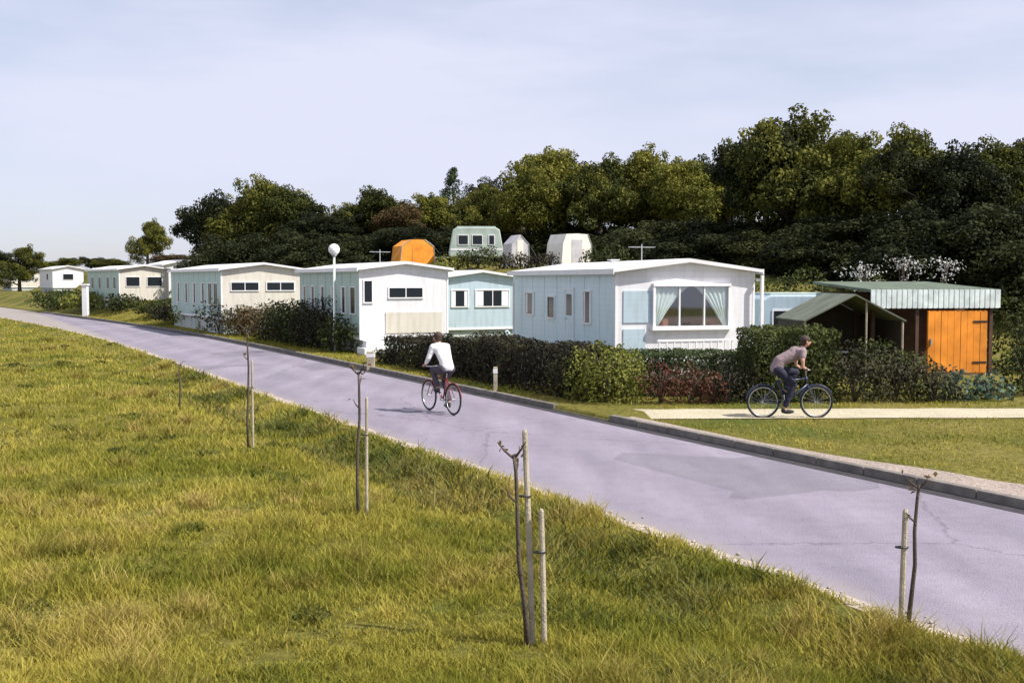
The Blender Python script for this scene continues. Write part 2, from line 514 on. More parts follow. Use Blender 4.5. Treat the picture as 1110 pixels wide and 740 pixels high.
MAT = dict(
    road=M_asphalt(), turf=M_soil_grass(),
    path=M_gravel('pale_path_gravel', (0.34, 0.29, 0.19), (0.56, 0.50, 0.36)),
    pink=M_gravel('pinkish_gravel', (0.20, 0.155, 0.125), (0.42, 0.34, 0.29)),
    edge=M_gravel('roadside_grit', (0.26, 0.21, 0.17), (0.52, 0.44, 0.36), 28),
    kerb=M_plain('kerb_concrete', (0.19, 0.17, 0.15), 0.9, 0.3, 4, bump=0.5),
    gutter=M_plain('gutter_kerb_shade', (0.04, 0.036, 0.04), 0.9, 0.3, 5, bump=0.4),  # near-black gutter colour, the kerb's shade painted in
    teal=M_clad('pale_teal_cladding', (0.66, 0.83, 0.91), (0.52, 0.58, 0.58)),
    teal2=M_clad('grey_green_cladding', (0.42, 0.58, 0.52)),
    teal3=M_clad('sea_green_cladding', (0.46, 0.64, 0.60)),
    white=M_clad('white_cladding', (0.83, 0.82, 0.86), (0.55, 0.53, 0.50)),
    cream=M_clad('cream_cladding', (0.72, 0.68, 0.60), (0.38, 0.34, 0.28)),
    blue=M_clad('pale_blue_cladding', (0.50, 0.62, 0.70)),
    roofw=M_plain('white_roof_paint', (0.78, 0.76, 0.77), 0.5, 0.10, 1.5),
    roofd=M_plain('dark_green_felt', (0.11, 0.14, 0.10), 0.85, 0.3, 2.5, bump=.4),
    roofg=M_plain('grey_green_roof', (0.40, 0.47, 0.42), 0.6, 0.2, 1.5),
    trim=M_plain('white_trim', (0.80, 0.79, 0.80), 0.4, 0.05),
    skirt=M_plain('pale_skirting', (0.46, 0.50, 0.46), 0.7, 0.2),
    glass=M_glass('window_glass'), clear=M_clear(),
    dark=M_plain('dark_interior', (0.030, 0.024, 0.022), 0.9, 0.3),
    lace=M_plain('white_curtain', (0.78, 0.80, 0.80), 0.8, 0.06),
    redcloth=M_plain('rust_red_cloth', (0.42, 0.14, 0.08), 0.8, 0.2),
    wood=M_plain('weathered_stake', (0.42, 0.36, 0.27), 0.85, 0.3, 6, bump=0.5),
    bark=M_plain('bark', (0.085, 0.065, 0.05), 0.9, 0.35, 5, bump=0.7, bscale=25),
    timber=M_plain('brown_timber', (0.085, 0.045, 0.028), 0.8, 0.3, 4),
    orange=M_plain('orange_board', (0.80, 0.27, 0.025), 0.75, 0.28, 1.6, bump=.3),
    orangecloth=M_plain('orange_canvas', (0.78, 0.30, 0.035), 0.85, 0.15, 2),
    canvas=M_plain('white_canvas', (0.78, 0.74, 0.66), 0.85, 0.08, 2),
    canvasg=M_plain('grey_canvas', (0.50, 0.48, 0.50), 0.85, 0.15, 2),
    canvasol=M_plain('pale_olive_canvas', (0.13, 0.145, 0.105), 0.85, 0.25, 2),
    canvasd=M_plain('dark_brown_canvas', (0.05, 0.038, 0.03), 0.9, 0.25, 2),
    fascia=M_plain('mint_fascia', (0.66, 0.72, 0.71), 0.6, 0.22, 4),
    metal=M_plain('galvanised_metal', (0.48, 0.50, 0.50), 0.45, 0.1, 4, metallic=0.6),
    polegreen=M_plain('pale_green_pole', (0.55, 0.62, 0.55), 0.5, 0.1, 4),
    globe=M_plain('opal_globe', (0.86, 0.86, 0.84), 0.25, 0.02),
    rubber=M_plain('tyre_rubber', (0.02, 0.02, 0.02), 0.8, 0.2),
    rim=M_plain('bright_rim', (0.62, 0.62, 0.62), 0.3, 0.05, metallic=0.9),
    frame_red=M_plain('dark_red_frame', (0.20, 0.03, 0.03), 0.3, 0.1, coat=0.4),
    frame_blue=M_plain('dark_blue_frame', (0.03, 0.04, 0.10), 0.3, 0.1, coat=0.4),
    black=M_plain('black_plastic', (0.02, 0.02, 0.022), 0.5, 0.2),
    skin=M_plain('skin', (0.50, 0.28, 0.20), 0.55, 0.06, 8),
    hair=M_plain('brown_hair', (0.05, 0.03, 0.02), 0.7, 0.3, 20),
    shirtw=M_plain('white_shirt', (0.82, 0.81, 0.80), 0.85, 0.05, 8, bump=1.0, bscale=11),
    shirtp=M_plain('dusty_pink_shirt', (0.27, 0.20, 0.21), 0.85, 0.08, 8, bump=1.0, bscale=11),
    trous_d=M_plain('dark_blue_trousers', (0.022, 0.022, 0.045), 0.85, 0.2, 8, bump=1.0, bscale=11),
    trous_b=M_plain('dark_purple_grey_trousers', (0.07, 0.055, 0.075), 0.85, 0.2, 8, bump=1.0, bscale=11),
    shoe=M_plain('dark_shoe', (0.03, 0.028, 0.03), 0.7, 0.2),
    eye=M_plain('eye_dark', (0.03, 0.02, 0.02), 0.3, 0.1),
)
LEAF = dict(
    olive=M_leaf('olive_leaves', (0.018, 0.024, 0.008), (0.062, 0.072, 0.016), (0.235, 0.220, 0.040)),
    yellow=M_leaf('yellow_green_leaves', (0.036, 0.044, 0.010), (0.120, 0.128, 0.024), (0.290, 0.270, 0.052)),
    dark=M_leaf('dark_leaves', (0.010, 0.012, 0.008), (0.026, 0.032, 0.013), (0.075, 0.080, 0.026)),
    fir=M_leaf('blue_green_needles', (0.020, 0.036, 0.020), (0.050, 0.075, 0.036), (0.095, 0.120, 0.050), 0.15),
    brown=M_leaf('bronze_leaves', (0.050, 0.032, 0.016), (0.110, 0.075, 0.032), (0.170, 0.120, 0.045)),
    hedge=M_leaf('hedge_leaves', (0.016, 0.020, 0.009), (0.040, 0.052, 0.016), (0.110, 0.125, 0.034), 0.2, 1.2),
    hedged=M_leaf('dark_hedge_leaves', (0.016, 0.014, 0.012), (0.040, 0.036, 0.022), (0.085, 0.085, 0.035), 0.12, 1.2),
    hedgey=M_leaf('yellow_hedge_leaves', (0.070, 0.085, 0.015), (0.170, 0.185, 0.035), (0.290, 0.280, 0.075), 0.25, 1.2),
    hedgeg=M_leaf('grey_green_hedge_leaves', (0.035, 0.048, 0.020), (0.075, 0.098, 0.042), (0.130, 0.160, 0.072), 0.2, 1.2),
    red=M_leaf('dark_red_leaves', (0.045, 0.018, 0.014), (0.105, 0.040, 0.030), (0.190, 0.100, 0.055), 0.25, 1.5),
    blue=M_leaf('blue_green_leaves', (0.022, 0.042, 0.030), (0.055, 0.095, 0.070), (0.130, 0.190, 0.140), 0.2, 1.2),
    blossom=M_leaf('white_blossom', (0.30, 0.30, 0.28), (0.60, 0.60, 0.58), (0.80, 0.80, 0.80), 0.3, 1.2),
    grass=M_leaf('grass_blades', (0.070, 0.110, 0.014), (0.245, 0.235, 0.032), (0.500, 0.410, 0.090), 0.3, 0.45),
    straw=M_leaf('straw_blades', (0.060, 0.085, 0.014), (0.270, 0.230, 0.045), (0.560, 0.420, 0.150), 0.3, 1.4),
    weed=M_leaf('weed_leaves', (0.030, 0.042, 0.012), (0.095, 0.115, 0.024), (0.210, 0.180, 0.060), 0.25, 0.9),
)

# ------------------------------------------------------------------ ground, road, kerbs
t_lines = np.concatenate([-np.geomspace(900, 9, 26), np.arange(-8, -2.2, 0.5), np.arange(-2.2, 0.3, 0.1), [0.6, 2.4, 4.2, 4.7],
                          np.arange(4.8, 5.1, 0.05), np.arange(5.3, 8, 0.5), np.arange(8, 30, 1.0), np.geomspace(30, 1400, 24)])
s_lines = np.concatenate([np.linspace(-60, -14, 16), np.arange(-13, 40, 0.4), np.arange(40, 100, 1.2), np.geomspace(101, 1500, 22)])
SS, TT = np.meshgrid(s_lines, t_lines, indexing='ij')
XX, YY = road_xy(SS.ravel(), TT.ravel())
ZZ = ground_z(XX, YY, (SS.ravel(), TT.ravel()))
ns, nt_ = len(s_lines), len(t_lines)
ii, jj = np.meshgrid(np.arange(ns - 1), np.arange(nt_ - 1), indexing='ij')
q = (ii * nt_ + jj).ravel()
F = np.stack([q, q + 1, q + nt_ + 1, q + nt_], 1)[:, ::-1]
g = link_mesh('ground', np.stack([XX, YY, ZZ], 1), F, MAT['turf'], smooth=True)
tag(g, 'olive green and straw yellow grassy ground', None, None, 'structure')
def flip_up(o):
    me = o.data
    if len(me.polygons) and sum(p.normal.z * p.area for p in me.polygons) < 0:
        me.flip_normals()
flip_up(g)


def strip(name, s0, s1, ta, tb, z, mat, ds=1.0, label=None):
    n = max(2, int((s1 - s0) / ds) + 1)
    sv = np.linspace(s0, s1, n)
    v, f = [], []
    for s_ in sv:
        for t_ in (ta, tb):
            x, y = road_xy(s_, t_)
            v.append((float(x), float(y), z))
    for i in range(n - 1):
        f.append((2 * i, 2 * i + 1, 2 * i + 3, 2 * i + 2))
    o = link_mesh(name, v, f, mat)
    flip_up(o)
    return tag(o, label, None, None, 'structure')


strip('road', -58, 400, -0.12, ROADW + 0.02, 0.0, MAT['road'], 1.0, 'lavender grey tarmac road running away to the left')
strip('gutter', -58, 90, ROADW - 0.27, ROADW + 0.004, 0.004, MAT['gutter'], 1.0, 'gutter with painted dark kerb shade along the far kerb')  # gutter strip made wide and dark to stand in for the kerb's shade

# ragged grit edge on the grass side
def ragged(name, s0, s1, tfun_a, tfun_b, zfun, mat, ds=0.15):
    sv = np.arange(s0, s1, ds)
    v, f = [], []
    for s_ in sv:
        for fn in (tfun_a, tfun_b):
            t_ = float(fn(s_))
            x, y = road_xy(s_, t_)
            v.append((float(x), float(y), zfun))
    for i in range(len(sv) - 1):
        f.append((2 * i, 2 * i + 1, 2 * i + 3, 2 * i + 2))
    o = link_mesh(name, v, f, mat); flip_up(o)
    return tag(o, None, None, None, 'structure')
o = ragged('road_edge', -30, 90, lambda s: -0.14, lambda s: 0.10 + 0.07 * vnoise(s * 1.1, 0.3, 5) + 0.05 * vnoise(s * 4, 2.2, 6), 0.004, MAT['edge'])
o['label'] = 'crumbling cream grit edge between road and grass'

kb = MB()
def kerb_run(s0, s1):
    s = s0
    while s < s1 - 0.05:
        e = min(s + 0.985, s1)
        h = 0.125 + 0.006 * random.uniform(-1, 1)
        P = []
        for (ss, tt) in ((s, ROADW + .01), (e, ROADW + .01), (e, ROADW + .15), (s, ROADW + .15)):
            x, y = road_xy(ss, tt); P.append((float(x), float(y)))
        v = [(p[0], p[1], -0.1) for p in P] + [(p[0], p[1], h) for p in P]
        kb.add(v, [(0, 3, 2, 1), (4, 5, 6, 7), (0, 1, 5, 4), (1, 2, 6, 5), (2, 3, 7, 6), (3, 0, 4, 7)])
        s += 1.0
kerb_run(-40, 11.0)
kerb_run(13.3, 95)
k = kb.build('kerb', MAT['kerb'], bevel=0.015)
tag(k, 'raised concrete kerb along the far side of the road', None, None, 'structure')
# flush concrete pieces at the dropped kerb, leading to the path
def poly(name, pts, z, mat, label, nsub=0):
    o = link_mesh(name, [(p[0], p[1], z) for p in pts], [tuple(range(len(pts)))], mat)
    flip_up(o)
    return tag(o, label, None, None, 'structure')
def rxy(s, t):
    x, y = road_xy(s, t); return (float(x), float(y))
# pale path: ragged long strip across world x, behind the grass island
def path_mesh():
    v, f = [], []
    xs = np.arange(2.0, 34, 0.25)
    for x in xs:
        a = 21.95 + 0.05 * float(vnoise(x * 1.3, 1.0, 8)) + 0.02 * (x - 2)
        b = 23.55 + 0.06 * float(vnoise(x * 1.1, 5.0, 9)) + 0.02 * (x - 2)
        s_, t_ = road_st(x, a)
        v.append((x, a, 0.112)); v.append((x, b, 0.112))
    for i in range(len(xs) - 1):
        f.append((2 * i, 2 * i + 2, 2 * i + 3, 2 * i + 1))
    return v, f
p = rxy(11.0, ROADW + .02); q2 = rxy(13.3, ROADW + .02)
v, f = path_mesh()
n0 = len(v)
v += [(p[0], p[1], 0.02), (q2[0], q2[1], 0.02)]
v[0] = (3.0, 21.95, 0.112); v[1] = (3.0, 23.55, 0.112)
v = [v[0], v[1]] + [w for w in v[2:n0] if True] + v[n0:]
keep = [i for i in range(n0) if v[i][0] >= 3.0]
mp_ = {i: k_ for k_, i in enumerate(keep)}
vv = [v[i] for i in keep] + [v[n0], v[n0 + 1]]
ff = [tuple(mp_[i] for i in fc) for fc in f if all(i in mp_ for i in fc)]
m_ = len(keep)
first_in = [k_ for k_ in range(m_) if abs(vv[k_][0] - 3.0) < 1e-6]
ff.append((m_, first_in[0], first_in[1], m_ + 1))
o = link_mesh('path', vv, ff, MAT['path']); flip_up(o)
tag(o, 'narrow cream gravel path from the dropped kerb towards the right', None, None, 'structure')
# strip of pinkish gravel between kerb and grass island, widening to the right
def pink_mesh():
    v, f = [], []
    sv = np.arange(-34, 10.8, 0.3)
    for s_ in sv:
        w = 0.28 + 0.10 * float(vnoise(s_ * 1.4, 3.0, 12)) + 0.13 * max(0, 6 - s_) ** 1.05 * (1 if s_ < 6 else 0) + (max(0, 1.2 - s_) * 0.9)
        a = rxy(s_, ROADW + 0.14); b = rxy(s_, ROADW + 0.14 + w)
        v.append((a[0], a[1], 0.108)); v.append((b[0], b[1], 0.108))
    for i in range(len(sv) - 1):
        f.append((2 * i, 2 * i + 1, 2 * i + 3, 2 * i + 2))
    o = link_mesh('gravel_shoulder', v, f, MAT['pink']); flip_up(o)
    tag(o, 'pinkish gravel strip behind the kerb widening to the right', None, None, 'structure')
pink_mesh()

# ------------------------------------------------------------------ foliage builders
def leaf_quads(cen, nrm, size, rs, aspect=0.6, tint=None):
    """a rhombic leaf at each centre, its face roughly along nrm"""
    n = len(cen)
    r = rs.normal(size=(n, 3))
    nn = nrm + 0.75 * r
    nn /= np.linalg.norm(nn, axis=1, keepdims=True) + 1e-9
    a = rs.normal(size=(n, 3))
    u = np.cross(nn, a); u /= np.linalg.norm(u, axis=1, keepdims=True) + 1e-9
    w = np.cross(nn, u)
    sz = (size * (0.6 + 0.8 * rs.random(n)))[:, None]
    p0 = cen - u * sz * .5
    p1 = cen + w * sz * .5 * aspect + nn * sz * .12
    p2 = cen + u * sz * .5
    p3 = cen - w * sz * .5 * aspect + nn * sz * .12
    V = np.stack([p0, p1, p2, p3], 1).reshape(-1, 3)
    Fq = np.arange(4 * n).reshape(-1, 4)
    tv = rs.random(n) if tint is None else tint
    return V, Fq, np.repeat(tv, 4)


def clump_leaves(clumps, rs, per_m2, size, flat=0.8):
    """leaves on the outer shells of many small ellipsoidal clumps; clumps rows are x,y,z,r"""
    C, Nn, T = [], [], []
    for (x, y, z, r) in clumps:
        n = max(12, int(4 * PI * r * r * per_m2 * 0.8))
        d = rs.normal(size=(n, 3)); d /= np.linalg.norm(d, axis=1, keepdims=True)
        rad = r * (0.45 + 0.6 * rs.random(n) ** 0.6)
        c = d * rad[:, None]; c[:, 2] *= flat
        C.append(c + np.array([x, y, z])); Nn.append(d + np.array([0, 0, 0.35]))
        T.append(np.clip(rs.random() * 0.5 + 0.5 * rs.random(n), 0, 1))
    return leaf_quads(np.concatenate(C), np.concatenate(Nn), size, rs, tint=np.concatenate(T))


def crown_clumps(h, w, base, rs, kind):
    """clump centres of a crown: an uneven, lobed outline"""
    out = []
    if kind == 'cone':
        n = 130
        for i in range(n):
            f_ = rs.random() ** 0.8
            z = base + (h - base) * f_
            R_ = w * 0.5 * (1 - f_) ** 0.8 + 0.15
            a = rs.random() * 2 * PI
            rr = R_ * (0.5 + 0.55 * rs.random())
            out.append((rr * math.cos(a), rr * math.sin(a), z, 0.34 + 0.5 * (1 - f_)))
        out.append((0, 0, h - 0.15, 0.28))
        return out
    nl = 7
    lobes = []
    if kind == 'low':
        for i in range(9):
            a = 2 * PI * i / 9 + rs.random()
            lobes.append((w * .33 * math.cos(a), w * .33 * math.sin(a), h * (.12 + .22 * rs.random()), w * .2))
    for i in range(nl):
        a = 2 * PI * (i + rs.random() * .7) / nl
        rr = w * (0.20 + 0.12 * rs.random())
        z = base + (h - base) * (0.28 + 0.42 * rs.random())
        lobes.append((rr * math.cos(a), rr * math.sin(a), z, w * (0.20 + 0.09 * rs.random())))
    lobes.append((rs.normal() * w * .06, rs.normal() * w * .06, h - w * 0.24, w * 0.22))
    lobes.append((rs.normal() * w * .12, rs.normal() * w * .12, h - w * 0.36, w * 0.25))
    for (x, y, z, r) in lobes:
        n = 14
        for i in range(n):
            d = rs.normal(size=3); d /= np.linalg.norm(d)
            if d[2] < -0.5: d[2] *= -0.5
            q = r * (0.72 + 0.38 * rs.random())
            cr = r * (0.24 + 0.22 * rs.random())
            zz = max(base + 0.1, z + d[2] * q * 0.95)
            out.append((x + d[0] * q, y + d[1] * q, zz, cr))
        out.append((x, y, z, r * 0.78))
    return out


def make_tree(name, h, w, base, mat, kind, seed, leaf=0.26, dens=24, trunk_r=None):
    rs = np.random.default_rng(seed)
    root = empty(name)
    cl = crown_clumps(h, w, base, rs, kind)
    tr = MB()
    r0 = trunk_r or 0.035 * h
    top = h * 0.82
    bend = rs.normal(size=2) * 0.03 * h
    pts = [(bend[0] * f_ * f_, bend[1] * f_ * f_, -0.2 + (top + 0.2) * f_) for f_ in (0, .08, .3, .55, .8, 1)]
    tr.tube(pts, [r0 * 1.35, r0, r0 * .85, r0 * .62, r0 * .35, r0 * .08], 9)
    idx = rs.choice(len(cl), min(len(cl), 16), replace=False)
    for i in idx:
        x, y, z, r = cl[i]
        f_ = min(0.85, max(0.15, (z * 0.62) / top))
        a = Vector((bend[0] * f_ * f_, bend[1] * f_ * f_, top * f_))
        b = Vector((x, y, z)); m = a.lerp(b, .5) + Vector((0, 0, .06 * h * rs.random()))
        rr = r0 * (0.42 * (1 - f_) + 0.12)
        tr.tube([a, m, b], [rr, rr * .6, rr * .15], 6)
    tr.build('trunk', MAT['bark'], root, smooth=True)
    V, Fq, T = clump_leaves(cl, rs, dens, leaf)
    link_mesh('crown', V, Fq, LEAF[mat], root, tint=T)
    return root


def kids(o):
    return [c for c in bpy.data.objects if c.parent == o]


def copy_tree(o, children=None):
    r = o.copy(); col.objects.link(r)
    for ch in (children if children is not None else kids(o)):
        c = ch.copy(); col.objects.link(c); c.parent = r
        for g_ in kids(ch):
            d = g_.copy(); col.objects.link(d); d.parent = c
    return r


def bush_mesh(name, boxes, mat, seed, leaf=0.08, dens=120, parent=None, core=True, lump=0.22, stems=True):
    """a clipped or loose hedge from boxes (x0,x1,y0,y1,z0,z1) or round blobs (x,y,z,rx,ry,rz) in local space"""
    rs = np.random.default_rng(seed)
    C, Nn, T = [], [], []
    for b in boxes:
        if b[0] == 'box':
            _, x0, x1, y0, y1, z0, z1 = b
            sx, sy, sz = x1 - x0, y1 - y0, z1 - z0
            faces = [((0, 0, 1), sx * sy), ((-1, 0, 0), sy * sz), ((1, 0, 0), sy * sz), ((0, -1, 0), sx * sz), ((0, 1, 0), sx * sz)]
            for nrm, A in faces:
                n = int(A * dens)
                u = rs.random((n, 3)) * np.array([sx, sy, sz]) + np.array([x0, y0, z0])
                for ax in range(3):
                    if nrm[ax] > 0: u[:, ax] = (x1, y1, z1)[ax]
                    if nrm[ax] < 0: u[:, ax] = (x0, y0, z0)[ax]
                n3 = np.tile(np.array(nrm, float), (n, 1))
                off = lump * 0.5 * vnoise(u[:, 0] * 2.2 + u[:, 2], u[:, 1] * 2.2 + u[:, 2] * 1.7, seed) - rs.random(n) ** 1.5 * lump * 0.7
                u = u + n3 * off[:, None]
                C.append(u); Nn.append(n3 + np.array([0, 0, .3])); T.append(np.clip(.5 + .5 * vnoise(u[:, 0] * 3, u[:, 2] * 3 + u[:, 1] * 3, seed + 2) * .7 + rs.normal(size=n) * .2, 0, 1))
            n = int(sx * sy * sz * dens * 1.6)
            u = rs.random((n, 3)) * np.array([sx, sy, sz * .95]) + np.array([x0, y0, z0])
            C.append(u); Nn.append(rs.normal(size=(n, 3))); T.append(rs.random(n) * .4)
        else:
            _, x, y, z, rx, ry, rz = b
            A = 4 * PI * ((rx * ry) ** 1.6 / 3 + (rx * rz) ** 1.6 / 3 + (ry * rz) ** 1.6 / 3) ** (1 / 1.6)
            n = int(A * dens)
            d = rs.normal(size=(n, 3)); d /= np.linalg.norm(d, axis=1, keepdims=True)
            d[:, 2] = np.where(d[:, 2] < -0.93, -d[:, 2], d[:, 2])
            k_ = 1 + lump * vnoise(d[:, 0] * 2.6 + d[:, 2] * 1.3, d[:, 1] * 2.6 - d[:, 2], seed) - rs.random(n) ** 1.5 * 0.35
            k_ = k_ * (1 + .28 * np.clip(-d[:, 2], 0, 1))
            c = d * k_[:, None] * np.array([rx, ry, rz]) + np.array([x, y, z])
            c[:, 2] = np.where(d[:, 2] < 0, z + d[:, 2] * k_ * max(rz, z) , c[:, 2])
            c[:, 2] = np.where(c[:, 2] < .03, .03 + rs.random(n) * .3 * z, c[:, 2])
            inner = rs.random(n) < .3
            c = np.where(inner[:, None], (c - np.array([x, y, z])) * (rs.random(n) ** .5)[:, None] * .9 + np.array([x, y, z]), c)
            C.append(c); Nn.append(d + np.array([0, 0, .3])); T.append(np.clip(.5 + .5 * vnoise(c[:, 0] * 3, c[:, 2] * 3 + c[:, 1] * 3, seed + 2) * .7 + rs.normal(size=n) * .2, 0, 1))
    V, Fq, T2 = leaf_quads(np.concatenate(C), np.concatenate(Nn), leaf, rs, tint=np.concatenate(T))
    return link_mesh(name, V, Fq, LEAF[mat], parent, tint=T2)


def shrub(name, label, cat, boxes, mat, seed, loc, rz=0.0, leaf=0.08, dens=120, group=None, lump=0.22):
    root = empty(name, loc, rz)
    tag(root, label, cat, group)
    bush_mesh('foliage', boxes, mat, seed, leaf, dens, root, lump=lump)
    rs = np.random.default_rng(seed + 99)
    st = MB()
    for b in boxes:
        if b[0] == 'box':
            L_ = max(b[2] - b[1], b[4] - b[3]); n = max(2, int(L_ / 0.35))
            for i in range(n):
                f_ = (i + .5) / n
                x = b[1] + (b[2] - b[1]) * (f_ if b[2] - b[1] > b[4] - b[3] else .5)
                y = b[3] + (b[4] - b[3]) * (f_ if b[2] - b[1] <= b[4] - b[3] else .5)
                for k_ in range(3):
                    e = rs.normal(size=2) * .18
                    st.tube([(x, y, -.1), (x + e[0] * .5, y + e[1] * .5, b[6] * .5), (x + e[0], y + e[1], b[6] * .86)], [.022, .016, .005], 5)
        else:
            for k_ in range(7):
                a = rs.random() * 2 * PI; r_ = .6 * rs.random() ** .5
                st.tube([(b[1], b[2], -.1), (b[1] + b[4] * r_ * .4 * math.cos(a), b[2] + b[5] * r_ * .4 * math.sin(a), b[3]),
                         (b[1] + b[4] * r_ * math.cos(a), b[2] + b[5] * r_ * math.sin(a), b[3] + b[6] * .6)], [.022, .016, .005], 5)
    cs = [(b[1], b[2]) if b[0] == 'blob' else ((b[1] + b[2]) / 2, (b[3] + b[4]) / 2) for b in boxes]
    for a_, b_ in zip(cs[:-1], cs[1:]):      # the root stock that joins the stems
        st.tube([(a_[0], a_[1], -.06), (b_[0], b_[1], -.06)], .03, 5)
    st.build('stem', MAT['bark'], root, smooth=True)
    return root


# ------------------------------------------------------------------ mobile homes
def window(parent, face, u0, u1, z0, z1, W, L, curtain='lace', bars=0):
    """face 'front' (y=0), 'left' (x=0), 'right' (x=W): frame proud of the wall, pane inside it, curtain strips behind glass edges"""
    fw, pr = 0.045, 0.035
    def B(mb, a0, a1, c0, c1, d0, d1):
        if face == 'front': mb.box(a0, a1, -d1, -d0, c0, c1)
        elif face == 'left': mb.box(-d1, -d0, a0, a1, c0, c1)
        else: mb.box(W + d0, W + d1, a0, a1, c0, c1)
    m = MB()
    B(m, u0 - fw, u1 + fw, z1, z1 + fw, 0.002, pr); B(m, u0 - fw, u1 + fw, z0 - fw, z0, 0.002, pr + .02)
    B(m, u0 - fw, u0, z0, z1, 0.002, pr); B(m, u1, u1 + fw, z0, z1, 0.002, pr)
    for i in range(bars):
        c = u0 + (u1 - u0) * (i + 1) / (bars + 1)
        B(m, c - .018, c + .018, z0, z1, 0.012, pr - .004)
    fr = m.build('window', MAT['trim'], parent)
    p = MB(); B(p, u0, u1, z0, z1, 0.003, 0.010)
    p.build('pane', MAT['glass'], fr)
    if curtain:
        w_ = (u1 - u0) * 0.22
        for (q0, q1) in ((u0 + .01, u0 + w_), (u1 - w_, u1 - .01)):
            c = MB(); B(c, q0, q1, z0 + .02, z1 - .02, 0.0105, 0.0125)
            c.build('curtain', MAT[curtain], fr)
    return fr


def door(parent, face, u0, u1, z0, z1, mat, W=0):
    m = MB()
    def B(mb, a0, a1, c0, c1, d0, d1):
        if face == 'front': mb.box(a0, a1, -d1, -d0, c0, c1)
        else: mb.box(-d1, -d0, a0, a1, c0, c1)
    B(m, u0, u1, z0, z1, 0.002, 0.03)
    B(m, u0 + .08, u1 - .08, z0 + .1, z0 + .9, 0.03, 0.036)
    d = m.build('door', MAT[mat], parent)
    fr = MB()
    B(fr, u0 - .05, u0, z0, z1 + .05, 0.002, .045); B(fr, u1, u1 + .05, z0, z1 + .05, 0.002, .045); B(fr, u0, u1, z1, z1 + .05, 0.002, .045)
    fr.build('door_frame', MAT['trim'], d)
    gl = MB(); B(gl, u0 + .12, u1 - .12, z0 + 1.1, z1 - .14, 0.031, 0.037); gl.build('pane', MAT['glass'], d)
    h = MB(); B(h, u1 - .11, u1 - .05, z0 + .98, z0 + 1.02, .03, .075); h.build('handle', MAT['metal'], d)
    return d


